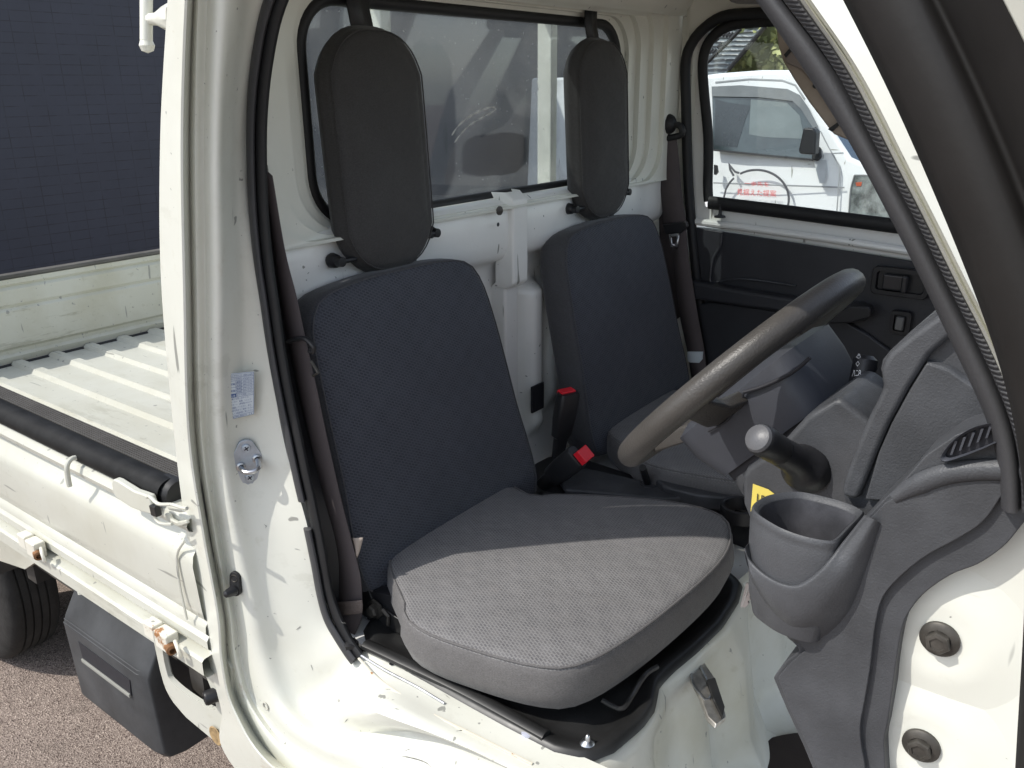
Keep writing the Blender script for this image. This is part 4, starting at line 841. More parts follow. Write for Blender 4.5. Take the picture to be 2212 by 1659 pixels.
def inpoly(x, y):
    r_ = False; n = len(rimo)
    for i in range(n):
        a, b = rimo[i], rimo[i-1]
        if (a.y > y) != (b.y > y) and x < (b.x-a.x)*(y-a.y)/(b.y-a.y)+a.x: r_ = not r_
    return r_
def podY(px, py, dflt=.052):
    for k in range(130):
        p = PY(px, py, -.03+k*.001); f = fz(p.z)
        if inpoly(rimc.x+(p.x-rimc.x)/f, rimc.y+(p.y-rimc.y)/f): return p.y
    return dflt
gy0 = [min(.0535, podY(a, b-4)) for a, b in G_]
for _ in range(2): gy0 = [gy0[0]]+[(gy0[i-1]+2*gy0[i]+gy0[i+1])/4 for i in range(1, 10)]+[gy0[-1]]
e_ = [1, 1, 1, 1, 1, .97, .92, .85, .75, .6, .45]
gr = [catmull(ptsYY(G_, [y+.012 for y in gy0]), 50), catmull(ptsYY(G_, [y-.003*e for y, e in zip(gy0, e_)]), 50), catmull(ptsYY(G1_, [(y-.007)*e+.0530*(1-e) for y, e in zip(gy0, e_)]), 50), catmull(ptsYY(G2_, [(y*.4+.040*.6-.004)*e+.0535*(1-e) for y, e in zip(gy0, e_)]), 50), catmull(ptsY(G3_, .0535), 50), catmull(ptsY([(a+4, b+4) for a, b in G3_], .062), 50)]
m = MB(); cr = crowd2(gr, 5); m.loft(cr); side = [r_[0] for r_ in cr]; m.loft([side, [p+V(.0, .09, 0) for p in side]]); m.out('pod_collar', DASH, pod, auto=60)
# note and key rest on the switch cover / in the lock
m = MB(); nq = [PY(a, b, .2835) for a, b in ((1627, 1045), (1660, 1057), (1684, 1075), (1670, 1110), (1622, 1104))]; m.prism(nq, (0, -.0008, 0)); note = m.out('sticky_note', YEL, None, smooth=False)
tag(note, 'yellow paper note with handwritten number stuck behind the cup holder', 'note')
nq4 = [PY(1624, 1050, .282), PY(1684, 1072, .282), PY(1620, 1100, .282), PY(1680, 1118, .282)]
m = MB(); text_on(m, '15', nq4, .22, .50, .22, .55, .0006); m.out('handwriting', INK, note, smooth=False)
m = MB(); k0 = PY(1622, 1262, .17); k1 = PY(1605, 1312, .17); d = (k1-k0); s_ = V(1, 0, .1).normalized()*.0050
kp = [k0-s_, k0+s_]+[k0.lerp(k1, t)+s_*(f) for t, f in ((.2, 1), (.3, .55), (.4, 1), (.5, .5), (.6, .9), (.7, .5), (.8, .9), (.9, .7))]+[k1+s_*.3, k1-s_*.6]
m.prism(kp, (0, .0022, 0)); m.tube([k0-s_*.3+V(0, -.0006, 0), k1-s_*.3+V(0, -.0006, 0)], .0008, 6)
key = m.out('ignition_key', METAL, None); tag(key, 'silver metal key hanging below the cup holder', 'key')

# --- near A pillar
def sm(L, it=10, n=36):
    P = [V(a, b, 0) for a, b in L]; Q = arc(P, n)
    for _ in range(it): Q = [Q[0]]+[(Q[i-1]+Q[i]*2+Q[i+1])*.25 for i in range(1, len(Q)-1)]+[Q[-1]]
    return [(q.x, q.y) for q in Q]
W1 = [(1690, -60), (1724, 0), (1794, 85), (1853, 176), (1890, 257), (1926, 331), (1963, 404), (2000, 471), (2037, 544), (2062, 610), (2092, 660), (2136, 735), (2172, 820), (2205, 930), (2222, 1010), (2240, 1120)]
W3 = [(1785, -60), (1814, 0), (1866, 73), (1899, 147), (1940, 221), (1974, 305), (2004, 386), (2040, 460), (2077, 544), (2100, 610), (2125, 671), (2172, 792), (2215, 900), (2260, 1000), (2290, 1060), (2320, 1120)]
def sh(L, d): return [(a+d, b) for a, b in L]
W1 = sm(W1); W3 = sm(W3)
a1 = catmull(ptsY(sh(W1, -6), .045), 60); a2 = catmull(ptsY(W1, .040), 60); a25 = catmull(ptsY(sh(W1, 7), .028), 60); a26 = catmull(ptsY(sh(W1, 12), .034), 60); a3 = catmull(ptsY(sh(W1, 22), .016), 60); a4 = catmull(ptsY(sh(W3, 6), .020), 60); a5 = catmull(ptsY(sh(W3, 80), .026), 60)
m = MB(); m.loft([a1, a2, a25, a26, a3, a4, a5]); ap = m.out('front_pillar', WHITE, T, auto=60)
m = MB(); m.prism(ptsY([(2330, 1060), (2212, 1100), (2150, 1170), (2050, 1220), (1960, 1290), (1925, 1360), (1905, 1500), (1895, 1600), (1890, 1760), (2350, 1760)], .078), (0, .02, 0)); m.out('hinge_pillar', WHITE, T, bev=.004)
# raised pads with bolts
for bx, by in ((2030, 1380), (1990, 1610)):
    c = PY(bx, by, .074); n_ = V(0, -1, 0); m = MB(); m.lathe(c+V(0, .005, 0), n_, [(.075, .0), (.06, .0015), (.042, .0045), (.030, .006), (.026, .0055), (0, .0055)], 36); m.out('hinge_pad', WHITE, T, auto=60)
    c = PY(bx, by, .0725); m = MB(); m.lathe(c, n_, [(.0148, -.001), (.0148, .0015), (.0132, .0028), (.0105, .0036), (.009, .004)], 30); m.lathe(c, n_, [(.0096, .003), (.0096, .008), (.0086, .0095), (.0060, .0100), (.0056, .0088), (0, .0088)], 6); m.out('hinge_bolt', BOLT, T, auto=30)
# ribbed weather strip of the A pillar
S1 = [(1590, -60), (1638, 0), (1673, 55), (1713, 110), (1761, 184), (1809, 257), (1849, 323), (1890, 404), (1926, 471), (1963, 544), (1998, 612), (2037, 700), (2073, 774), (2103, 836), (2136, 899), (2158, 954), (2165, 1002), (2162, 1086)]
S2 = [(1645, -60), (1686, 0), (1750, 73), (1809, 147), (1849, 232), (1890, 312), (1926, 382), (1963, 441), (2000, 515), (2040, 603), (2058, 640), (2092, 700), (2125, 765), (2152, 830), (2180, 885), (2200, 940), (2208, 990), (2206, 1101)]
S3 = [(1688, -60), (1724, 0), (1794, 85), (1853, 176), (1890, 257), (1926, 331), (1963, 404), (2000, 471), (2037, 544), (2064, 606), (2092, 655), (2125, 715), (2160, 780), (2190, 850), (2215, 920), (2232, 975), (2240, 1020), (2238, 1110)]
S1, S2, S3 = sm(S1), sm(S2), sm(S3)
n_ = 150; A_ = catmull(ptsY(S1, .062), n_); B_ = catmull(ptsY(S2, .052), n_); C_ = catmull(ptsY(S3, .046), n_)
m = MB(); prof_ = []
for t in range(9):
    a = math.pi*t/8; rl = []
    for p, q in zip(A_, B_):
        mid = p.lerp(q, .5-.5*math.cos(a)); rl.append(mid+V(0, -.012*math.sin(a), 0))
    prof_.append(rl)
m.loft(prof_); aws = m.out('front_weatherstrip', GREYR, T, auto=180)
m = MB(); nr_ = 420; B2 = catmull(ptsY(S2, .050), nr_); C2 = catmull(ptsY(S3, .043), nr_)
rl = [[], [], [], []]
for i, (p, q) in enumerate(zip(B2, C2)):
    g_ = -.0016 if (i % 4) < 2 else 0
    rl[0].append(p+V(0, .004, 0)); rl[1].append(p.lerp(q, .12)+V(0, -.004, 0)); rl[2].append(p.lerp(q, .30)+V(0, -.0045+g_, 0)); rl[3].append(p.lerp(q, .72)+V(0, -.0045+g_, 0))
rl.append([p.lerp(q, .90)+V(0, -.004, 0) for p, q in zip(B2, C2)]); rl.append([p.lerp(q, 1.0)+V(0, .002, 0) for p, q in zip(B2, C2)])
m.loft(rl); m.out('ribbed_strip', GREYR, aws, auto=30)

# --- open driver door (edge of its window frame, close to the camera)
def door_rail(L, y): return catmull(ptsY(L, y), 70)
D1 = [(1790, -60), (1812, 0), (1864, 73), (1897, 147), (1938, 221), (1971, 305), (2001, 386), (2038, 460), (2074, 544), (2098, 610), (2122, 671), (2167, 792), (2195, 880), (2210, 960), (2220, 1100), (2216, 1300), (2206, 1450), (2197, 1560), (2192, 1659), (2188, 1750)]
D1 = sm(D1, 16)
def off(L, dx0, dx1):
    n = len(L); return [(a+dx0+(dx1-dx0)*i/(n-1), b) for i, (a, b) in enumerate(L)]
m = MB(); m.loft([door_rail(off(D1, 25, 20), -.02), door_rail(D1, -.05), door_rail(off(D1, 30, 25), -.066), door_rail(off(D1, 90, 60), -.068), door_rail(off(D1, 160, 110), -.074), door_rail(off(D1, 190, 140), -.066), door_rail(off(D1, 203, 160), -.060), door_rail(off(D1, 214, 175), -.072), door_rail(off(D1, 260, 220), -.092), door_rail(off(D1, 310, 280), -.100), door_rail(off(D1, 346, 330), -.105)])
od = m.out('open_door', simple('door_rubber_seal', (.010, .0088, .0082), .6, grain=.2, gs=200, var=.25, vs=10), T, auto=180)
m = MB(); m.loft([door_rail(off(D1, 344, 330), -.103), door_rail(off(D1, 352, 345), -.106), door_rail(off(D1, 520, 520), -.13), door_rail(off(D1, 800, 800), -.22), door_rail(off(D1, 1300, 1300), -.42)]); m.out('door_frame', WHITE, od, auto=60)

# --- load bed
m = MB(); prof_ = [(.055, .664)]; y = .585-.124*4-.02
while y < 1.40:
    for dy_, z in ((0, .664), (.012, .676), (.040, .676), (.052, .664)):
        if .06 < y+dy_ < 1.405: prof_.append((y+dy_, z))
    y += .124
prof_.append((1.41, .664)); extr_profile(prof_, 'x', -1.965, -.055).out('bed_floor', BEDW, T, bev=0, auto=20)
# tail gate
gp_ = [(-2.0, .66), (-1.972, .668), (-1.968, .690), (-1.975, .700), (-1.975, .712), (-1.966, .722), (-1.966, .845), (-1.972, .855), (-1.966, .866), (-1.966, .915), (-1.974, .925), (-1.966, .934), (-1.966, .950), (-1.996, .952), (-2.0, .945)]
tg = extr_profile(gp_, 'y', .035, 1.44).out('tailgate', GATEW, T, auto=25)
m = MB(); m.box((-1.998, .03, .9525), (-1.962, 1.445, .966)); m.out('gate_rubber', simple('grey_edge_rubber', (.10, .095, .085), .7, var=.3), tg, bev=.003)
m = MB(); m.box((-1.972, .06, .645), (-1.955, 1.41, .667)); m.out('gate_gap', INK, tg)
# far side gate
m = MB(); m.box((-1.965, 1.41, .66), (-.06, 1.44, .95)); m.out('far_side_gate', GATEW, T, bev=.004)
# near side gate
gy_ = [(.046, .962), (.014, .962), (.002, .955), (-.002, .946), (.000, .938), (.014, .931), (.017, .920), (.010, .908), (.001, .896), (-.002, .880), (.000, .845), (.002, .805), (.004, .788), (.009, .780), (.004, .772), (.003, .762), (.008, .755), (.003, .748), (.003, .734), (.010, .728), (.03, .728)]
GX = PY(440, 1345, 0).x-.004; m = extr_profile(gy_, 'x', -1.97, GX, 1); sg = m.out('side_gate', BEDW, T, auto=28)
rp_ = [(.066, .962), (.066, .985), (.064, .990)]
for k in range(7): rp_ += [(.0640-k*.0046, .9925), (.0622-k*.0046, .9925), (.0620-k*.0046, .9885), (.0606-k*.0046, .9885)]
gc = extr_profile(rp_, 'x', -1.96, -.055).out('gate_cushion', simple('ribbed_grey_rubber', (.085, .080, .074), .55, var=.2), sg, auto=20)
tp_ = [(.040, .9880), (.034, .9900), (.027, .9925), (.018, .9935), (.008, .990), (.001, .982), (-.001, .972), (.003, .963), (.012, .958)]
extr_profile(catmull([V(a, b, 0) for a, b in tp_], 24) and [(p.x, p.y) for p in catmull([V(a, b, 0) for a, b in tp_], 24)], 'x', -1.96, -.055).out('edge_tube', simple('black_edge_rubber', (.011, .011, .011), .6, spec=.2, var=.45, vs=30, grain=.2, gs=90, gd=.001), sg, auto=60)
m = MB(); m.lathe(PY(384, 1066, .028)+V(0, .0, .0), (1, 0, 0), [(.024, -.03), (.025, .0), (.022, .006), (0, .007)], 18); m.out('cushion_end', BLACKR, sg)
# hooks
m = MB(); h0 = PY(160, 992, -.004); m.tube(arc([h0+V(0, .012, .0), h0+V(0, -.004, .002), h0+V(0, -.013, -.008), h0+V(0, -.015, -.028), h0+V(0, -.015, -.043)], 16), .0042, 10); m.out('rope_hook', BEDW, sg)
# latch handle near the cab
m = MB(); lq = [PY(a, b, -.014) for a, b in ((240, 1041), (244, 1035), (252, 1038), (289, 1061), (307, 1067), (320, 1072), (327, 1093), (331, 1111), (325, 1112), (305, 1106), (282, 1097), (250, 1076), (243, 1063))]
m.prism(lq, (0, .012, 0)); la = m.out('gate_latch', BEDW, sg, bev=.003, bseg=3)
m = MB(); m.tube(arc([PY(a, b, -.020) for a, b in ((318, 1074), (324, 1072), (332, 1081), (344, 1089), (372, 1090), (390, 1096), (404, 1098))], 16), .0027, 8); m.out('latch_wire', BEDW, la)
m = MB(); m.tube(arc([PY(a, b, -.018) for a, b in ((334, 1114), (336, 1121), (344, 1129), (356, 1132), (372, 1132))], 16), .0024, 8); m.out('latch_wire', BEDW, la)
m = MB(); m.obox(PY(336, 1102, -.018), (.008, 0, .001), (0, .005, 0), (-.001, 0, .0085)); m.out('latch_pivot', BLKP, la, bev=.002)
m = MB(); m.prism([PY(a, b, -.008) for a, b in ((354, 1110), (362, 1110), (368, 1122), (380, 1128), (400, 1124), (404, 1132), (386, 1138), (370, 1133), (359, 1124))], (0, .006, 0)); m.out('catch_hook', BEDW, la, bev=.002)
m = MB(); m.prism([PY(a, b, -.010) for a, b in ((357, 1095), (364, 1093), (392, 1100), (398, 1106), (388, 1108), (366, 1103))], (0, .006, 0)); m.out('catch_plate', BEDW, la, bev=.002)
# raised end border of the gate
m = MB(); m.tube(arc([PY(a, b, -.0045) for a, b in ((398, 1170), (386, 1188), (382, 1210), (388, 1262), (396, 1302), (404, 1338))], 24), .0022, 6, flat=(V(0, 1, 0), .8)); m.out('gate_end_bead', BEDW, sg)
# lower rail, hinges
extr_profile([(.03, .724), (-.006, .722), (-.010, .718), (-.010, .694), (-.004, .688), (.02, .686), (.03, .672)], 'x', -2.02, GX).out('bed_rail', BEDW, T, auto=28)
for (x0, y0) in ((42, 1158), (320, 1352)):
    a = PY(x0+25, y0+18, -.012); m = MB()
    m.obox(a+V(-.016, 0, .004), (.015, 0, 0), (0, .010, 0), (0, 0, .014)); m.obox(a+V(.020, 0, .0), (.018, 0, 0), (0, .011, 0), (0, 0, .016)); h = m.out('gate_hinge', RUSTW, T, bev=.003, bseg=3)
    m = MB(); m.lathe(a+V(.045, -.008, -.004), (1, -.3, 0), [(.0085, -.012), (.0085, .004), (.005, .006), (.0045, -.002), (0, -.002)], 12); m.out('hinge_pin', simple('rusty_steel', (.22, .11, .05), .8, metal=.3, var=.5, vs=60), h)
    m = MB(); m.tube(arc([a+V(.052, -.004, .012), a+V(.068, -.010, .010), a+V(.072, -.010, -.004), a+V(.060, -.006, -.010)], 12), .003, 8); m.out('hinge_clip', RUSTW, h)
# under bed: chassis, side box, bracket, wheel
m = MB(); m.box((-2.0, .30, .44), (-.05, .38, .56)); m.box((-2.0, 1.08, .44), (-.05, 1.16, .56)); m.box((-2.0, .05, .60), (-.03, 1.42, .655)); m.out('chassis', UNDER, T, smooth=False)
for x_ in (-1.05, -.75, -.14): MB().box((x_, .05, .55), (x_+.04, 1.40, .60)).out('cross_member', UNDER, T, smooth=False)
bx = [(.30, .655), (.075, .662), (.045, .655), (.006, .590), (.000, .575), (.006, .405), (.018, .388), (.05, .380), (.30, .380)]
m = MB(); sec = []
for x_, s_ in ((-.492, .975), (-.484, 1.0), (-.232, 1.0), (-.212, .985), (-.200, .955)):
    sec.append([Vector((x_, .15+(y-.15)*s_, .52+(z-.52)*s_)) for y, z in bx])
m.loft(sec); m.add(sec[-1], [tuple(range(len(bx)))]); m.add(sec[0], [tuple(range(len(bx)))]); sbx = m.out('side_cover', BOXP, T, auto=35, bev=.004)
m = MB(); m.prism(ptsY([(168, 1370), (340, 1478), (403, 1570), (330, 1560)], .08)[:0] or [(-.435, -.0005, .555), (-.255, -.0005, .552), (-.262, -.0005, .515), (-.430, -.0005, .518)], (0, .004, 0)); m.out('slot', INK, sbx, smooth=False)
m = MB(); m.box((-.432, -.0035, .512), (-.262, .001, .519)); m.out('slot_lip', simple('slot_lip_grey', (.28, .28, .25), .6), sbx, bev=.001)
for z_ in (.583, .5765):
    m = MB(); m.tube([V(-.486, .0035 if z_ > .58 else .0012, z_), V(-.226, .0035 if z_ > .58 else .0012, z_), V(-.202, .016, z_)], .0014, 6); m.out('moulded_line', BOXP, sbx)
m = MB(); m.tube([PY(172, 1268, .0), PY(176, 1282, .0)], .006, 10); m.out('cover_pin', BEDW, sbx)
brk = ptsY([(400, 1352), (416, 1356), (500, 1440), (500, 1640), (480, 1615), (400, 1548), (370, 1512), (356, 1485), (346, 1450), (332, 1385), (322, 1340)], .02)
hole = ptsY([(351, 1398), (367, 1400), (426, 1440), (447, 1466), (466, 1532), (416, 1508), (371, 1472), (359, 1448)], .02)
n1_ = arc(brk, 60, True, smooth=False); n2_ = arc(hole, 60, True); 
def align(A, B):
    best = min(range(len(B)), key=lambda s: sum((A[i]-B[(i+s) % len(B)]).length for i in range(0, len(A), 6))); return [B[(i+best) % len(B)] for i in range(len(B))]
n2_ = align(n1_, n2_)
m = MB(); m.loft([n1_, n2_, [p+V(0, .008, 0) for p in n2_]], closed=True); m.loft([[p+V(0, .02, 0) for p in n1_], n1_], closed=True); brko = m.out('side_bracket', BEDW, T, auto=40)
c = PY(454, 1505, .012); MB().lathe(c, (-.3, -.9, 0), [(.012, -.02), (.012, .006), (.0105, .009), (.006, .010), (.005, .004), (0, .004)], 18).out('rubber_bush', BLK, brko)
c = PY(466, 1590, .016); MB().lathe(c, (0, -1, 0), [(.018, 0), (.016, .001), (.012, -.0005), (0, -.0005)], 16).out('rusty_hole', simple('rust_ring', (.35, .24, .12), .8, var=.5, vs=60), brko)
def wheel(cx, y0, y1, name='rear_wheel'):
    m = MB(); r_ = .272; yc = (y0+y1)/2; hw = (y1-y0)/2; pr = [(.165, -hw*.86), (.20, -hw*.98), (.235, -hw), (.258, -hw*.92), (r_-.003, -hw*.78), (r_, -hw*.6)]
    for g_ in (-.45, -.15, .15, .45): pr += [(r_, hw*(g_-.04)), (r_-.006, hw*(g_-.03)), (r_-.006, hw*(g_+.03)), (r_, hw*(g_+.04))]
    pr += [(r_, hw*.6), (r_-.003, hw*.78), (.258, hw*.92), (.235, hw), (.20, hw*.98), (.165, hw*.86)]
    m.lathe((cx, yc, r_), (0, 1, 0), pr, 72); t = m.out('wheel', TYRE, T, auto=40)
    m = MB(); m.lathe((cx, yc, r_), (0, -1, 0), [(.168, hw*.8), (.160, hw*.7), (.150, hw*.3), (.06, hw*.4), (.05, hw*.5), (0, hw*.5)], 40); m.out('rim', simple('silver_rim', (.5, .5, .5), .4, metal=.7), t)
wheel(-1.43, .128, .270); wheel(-1.43, 1.21, 1.35)
m = MB(); arcp = [V(-1.43+.315*math.cos(a), .12, .272+.315*math.sin(a)) for a in [R(20+14*k) for k in range(11)]]; m.loft([arcp, [p+V(0, .20, 0) for p in arcp]]); m.out('wheel_arch', UNDER, T, solid=.004)
m = MB(); m.prism([(-1.00, .03, .65), (-.62, .03, .65), (-.70, .03, .60), (-1.0, .03, .54)], (0, .015, 0)); m.prism([V(-1.0, .03, .65), V(-1.4, .03, .65), V(-1.4, .03, .60), V(-1.0, .03, .54)], (0, .015, 0)); m.out('wheel_arch_lip', BEDW, T)

# ------------------------------------------------------------------ white van beyond
VY = 4.8; VW = 1.42
van = empty('parked_van', (-1.2, VY+.7, 0)); tag(van, 'white van with lettered door parked beyond the far window', 'van')
def vp(a, b, d=0): return PY(a, b, VY+d)
sil = [(1400, 640), (1400, 182), (1440, 170), (1535, 158), (1628, 151), (1690, 151), (1708, 157), (1728, 180), (1760, 232), (1800, 290), (1836, 340), (1868, 354), (1900, 372), (1925, 400), (1940, 440), (1950, 520), (1950, 640)]
body_pts = [vp(a, b) for a, b in sil]
zmin = .28
for p in (body_pts[0], body_pts[-1]): p.z = zmin
VANW = paint('van_white', (.80, .81, .82), grime=.06)
m = MB(); ins = [p+V(0, .06, 0) for p in body_pts]; 
def insetp(P, f): c = sum(P, Vector())/len(P); return [V(c.x+(p.x-c.x)*f, p.y, c.z+(p.z-c.z)*f) for p in P]
r1 = [V(p.x, VY+(.10 if p.z > 1.05 else 0)*(p.z-1.05)/.5, p.z) for p in body_pts]
m.prism(r1, (0, 1.3, 0)); vb = m.out('body', VANW, van, bev=.03, bseg=4)
def on_side(L, d): 
    out = []
    for a, b in L:
        p = vp(a, b); t = max(0, (p.z-1.05)/.5)*.10; out.append(PY(a, b, VY+t+d))
    return out
VGL = simple('van_dark_glass', (.04, .055, .058), .06, spec=.9, var=.5, vs=3)
m = MB(); m.prism(on_side([(1538, 193), (1600, 190), (1700, 198), (1722, 212), (1745, 245), (1763, 275), (1756, 343), (1650, 333), (1541, 322)], -.006), (0, .004, 0)); vw = m.out('side_window', VGL, van, smooth=False)
m = MB(); m.prism(on_side([(1537, 187), (1600, 184), (1700, 192), (1726, 205), (1745, 232), (1766, 274), (1756, 276), (1730, 235), (1712, 218), (1640, 210), (1538, 208)], -.022), (0, .010, 0)); m.out('rain_visor', simple('smoked_visor', (.16, .17, .175), .2), van)
m = MB()
m.prism(on_side([(1541, 322), (1650, 333), (1756, 344), (1756, 348), (1650, 337), (1541, 326)], -.010), (0, .01, 0)); m.out('window_trim', BLK, van)
# seat and interior hints behind glass are dark shapes with a pale reflection painted on
m = MB(); m.prism(on_side([(1545, 214), (1575, 222), (1622, 228), (1612, 252), (1598, 298), (1592, 318), (1543, 314)], -.0085), (0, .001, 0)); m.out('seat_shape', simple('dark_seat_shape', (.02, .025, .028), .15, spec=.8), vw, smooth=False)
m = MB(); m.prism(on_side([(1622, 214), (1700, 222), (1728, 250), (1738, 300), (1650, 296), (1618, 290)], -.0085), (0, .001, 0)); m.out('glass_pale_zone', simple('pale_glass_reflection', (.12, .145, .14), .1, spec=.9), vw, smooth=False)
m = MB(); c = PY(1747, 308, VY-.13); m.prism([PY(a, b, VY-.16) for a, b in ((1735, 276), (1757, 277), (1763, 285), (1760, 335), (1728, 333), (1724, 326))], (0, .08, 0)); m.prism(on_side([(1756, 310), (1772, 320), (1774, 340), (1765, 349), (1752, 345)], -.03), (0, .03, 0)); m.out('door_mirror', BLK, van, bev=.012, bseg=3)
m = MB(); m.prism(on_side([(1758, 348), (1784, 345), (1784, 380), (1779, 396), (1770, 396)], -.004), (0, .003, 0)); m.out('mirror_shade_patch', simple('painted_shade_grey', (.5, .52, .54), .4), van)  # shade cast by the mirror, painted on the door as a grey patch
m = MB()
def line_on(pts, r_=.006, d=-.002): m.tube(on_side(pts, d), r_, 6, flat=(V(0, 1, 0), .3))
line_on([(1545, 178), (1620, 171), (1690, 174), (1718, 184), (1738, 214)], .006); line_on([(1772, 283), (1790, 318), (1812, 356), (1814, 372), (1808, 452), (1806, 520)], .004); line_on([(1800, 331), (1822, 330)], .003); line_on([(1541, 395), (1650, 399), (1800, 404), (1824, 405)], .005)
m.out('panel_gaps', simple('gap_grey', (.30, .31, .32), .6), van)
m = MB(); m.prism(on_side([(1542, 356), (1548, 358), (1550, 372), (1546, 378), (1542, 377)], -.02), (0, .02, 0)); m.out('door_handle', BLK, van)
hl = on_side([(1846, 379), (1880, 381), (1905, 400), (1925, 440), (1925, 475), (1880, 468), (1834, 460), (1838, 410)], -.012)
m = MB(); m.prism(hl, (0, .02, 0)); hlo = m.out('headlight', simple('clear_lamp', (.42, .46, .45), .12, metal=.5, var=.6, vs=14), van, bev=.006)
m = MB(); m.prism(on_side([(1848, 394), (1862, 393), (1860, 402), (1850, 402)], -.016), (0, .004, 0)); m.out('orange_bulb', simple('amber', (.45, .10, .05), .3), hlo)
m = MB(); m.tube(arc(on_side([(1846, 379), (1880, 381), (1905, 400), (1925, 440)], -.012), 12), .006, 6); m.tube(arc(on_side([(1846, 379), (1838, 410), (1834, 460)], -.012), 12), .006, 6); m.out('lamp_edge', simple('lamp_edge_grey', (.18, .19, .19), .3), hlo)
m = MB(); m.prism(on_side([(1808, 300), (1838, 340), (1868, 352), (1862, 330), (1840, 305), (1815, 270)], .02), (0, .9, 0)); m.out('windscreen', simple('blue_glass', (.02, .05, .10), .05, spec=1), van)
for r_ in (1,):
    m = MB(); m.prism([(body_pts[2].x-1.2, VY+.02, zmin), (body_pts[2].x+.1, VY+.02, zmin), (body_pts[2].x+.1, VY+.12, 1.6), (body_pts[2].x-1.2, VY+.12, 1.6)], (0, 1.2, 0)); m.out('rear_body', VANW, van, bev=.02)
# wheels
for wx in (body_pts[-1].x-.35, body_pts[2].x-.6):
    m = MB(); m.lathe((wx, VY+.10, .27), (0, -1, 0), [(0, -.05), (.27, -.08), (.27, .06), (.2, .08), (.16, .06), (0, .05)], 36); m.out('wheel', TYRE, van)
# speech bubble and lettering
cB = (1634, 430); m = MB(); bp_ = []
for k in range(41):
    a = R(-235+290*k/40); bp_.append((cB[0]+70*math.sin(a+R(90)+R(58)), cB[1]-63*math.cos(a+R(90)+R(58))))
bp_ = [(cB[0]+70*math.cos(R(t)), cB[1]-63*math.sin(R(t))) for t in [-60+k*5 for k in range(0, 37)]]
tail = [(1597, 374), (1588, 371), (1580, 362), (1575, 353), (1577, 366), (1585, 380)]
m.tube(on_side(bp_, -.003), .0075, 6, flat=(V(0, 1, 0), .4)); m.tube(on_side(tail, -.003), .0075, 6, flat=(V(0, 1, 0), .4))
bp2 = [(cB[0]+70*math.cos(R(t)), cB[1]-63*math.sin(R(t))) for t in (134, 145, 160, 175, 190, 210, 230)]; m.tube(on_side(bp2, -.003), .0075, 6, flat=(V(0, 1, 0), .4)); 
m.out('speech_bubble', GREYINK, van)
QV = on_side([(1592, 390), (1677, 394), (1592, 424), (1677, 428)], -.004)
m = MB(); text_on(m, '一歩先を', QV, .20, .82, .0, .30, .002); text_on(m, '見据えた提案', QV, .0, 1.0, .50, .92, .002); m.out('red_lettering', REDINK, van, smooth=False)

# ------------------------------------------------------------------ house and hedge far behind the van
hs = empty('house', (-5.5, 12, 0)); tag(hs, 'house with dark tiled roof beyond the white van', 'house')
def roof_mat():
    m, t, b = nodes('roof_tiles'); tc = t.nodes.new('ShaderNodeTexCoord'); wv = t.nodes.new('ShaderNodeTexWave'); t.links.new(tc.outputs['Object'], wv.inputs['Vector']); wv.bands_direction = 'Z'; wv.inputs['Scale'].default_value = 4.5; wv.inputs['Distortion'].default_value = 1.5; wv.inputs['Detail'].default_value = 3
    col = mix(t, ramp(t, wv.outputs['Fac'], .3, .6).outputs[0], (.03, .032, .04), (.16, .18, .20)); t.links.new(col, b.inputs['Base Color']); b.inputs['Roughness'].default_value = .4; bump(t, b, wv.outputs['Fac'], .8, .05); return m
HY = 12.0
def hp_(a, b, d=0): return PY(a, b, HY+d)
RM = roof_mat()
q = [hp_(1480, 250), hp_(1577, 148), hp_(1660, 40, 1.5), hp_(1700, -20, 2.5), hp_(1480, -20, 2.5)]
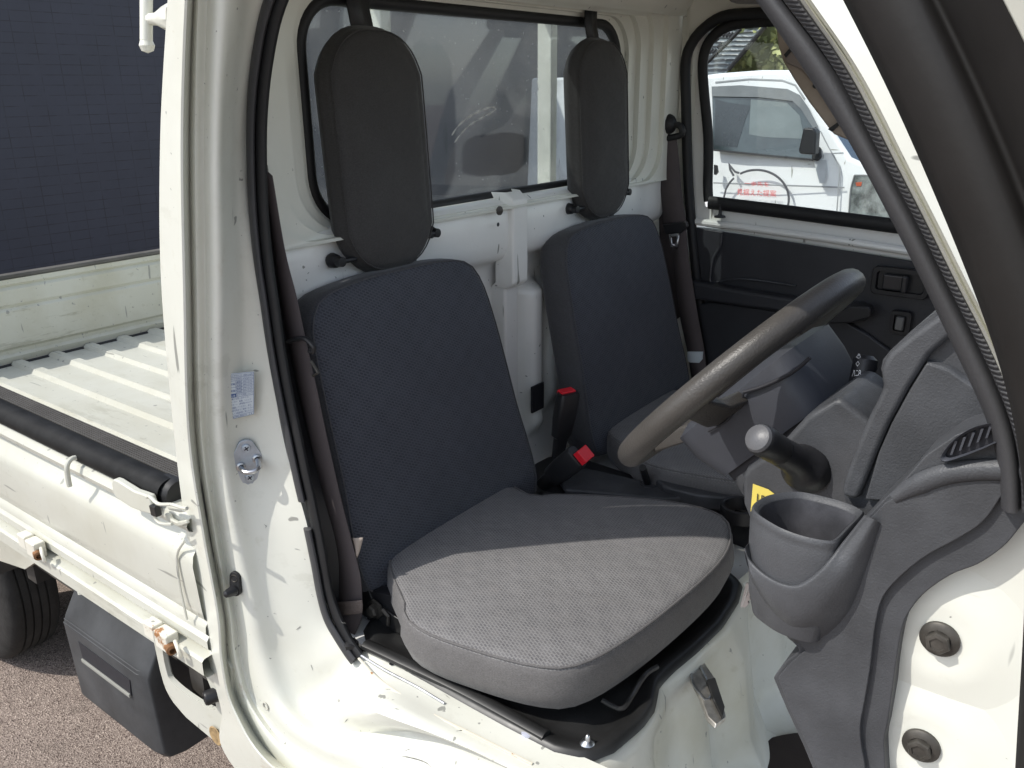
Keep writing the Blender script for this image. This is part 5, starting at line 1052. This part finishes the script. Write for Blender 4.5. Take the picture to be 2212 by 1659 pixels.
m = MB(); m.prism(q, (0, .12, .06)); rf = m.out('roof', RM, hs, smooth=False)
m = MB(); m.tube([hp_(1574, 150, -.08), hp_(1662, 46, -.08), hp_(1700, 0, -.08)], .035, 8); m.tube([hp_(1522, 140, -.1), hp_(1572, 92, -.1), hp_(1600, 62, -.1)], .03, 8); m.out('ridge_trim', BLK, hs)
m = MB()
for k in range(22):
    x_ = 1526+(k*7) % 60; y_ = 62+(k//4)*13+((k*7) % 60)*.08
    if x_-1526 + (y_-62)*1.0 < 80: m.tube([hp_(x_, y_, -.06), hp_(x_+9, y_-7, -.06)], .028, 6)
m.out('tile_rows', simple('dark_tile', (.03, .03, .035), .5), hs)
m = MB(); m.box((-9.5, HY+.3, 0), (-3.0, HY+.6, 1.1)); m.out('wall', simple('house_wall', (.35, .34, .30), .8), hs, smooth=False)
# hillside shrubs
def leafmat():
    m, t, b = nodes('foliage'); n = noise(t, 3.5, 6); col = mix(t, ramp(t, n.outputs[0], .35, .65).outputs[0], (.16, .18, .06), (.42, .43, .19)); t.links.new(col, b.inputs['Base Color']); b.inputs['Roughness'].default_value = .8; return m
LM = leafmat(); m = MB(); rnd = random.Random(3)
for k in range(9000):
    u = rnd.random(); v = rnd.random()**.8; x = -6.2+7.5*u; y = 13.0+rnd.random()*1.2; z = .2+4.2*v*(.72+.28*math.sin(u*9)); c = V(x, y, z); s_ = .04+.06*rnd.random()
    d1 = V(rnd.uniform(-1, 1), rnd.uniform(-1, 1), rnd.uniform(-1, 1)).normalized()*s_; d2 = d1.orthogonal().normalized()*s_*.6; m.add([c-d1, c+d2, c+d1, c-d2], [(0, 1, 2, 3)])
me_ = bpy.data.meshes.new('hedge'); me_.from_pydata([tuple(v) for v in m.v], [], m.f)
hedge = link('hedge', me_, LM, None, smooth=False); tag(hedge, 'tall yellow green hedge beside the dark roofed house', 'hedge')
m = MB(); m.box((-6.2, 13.6, 0), (1.4, 14.2, 3.4)); hb = m.out('twigs', simple('hedge_dark', (.20, .22, .09), .9), hedge, smooth=False)
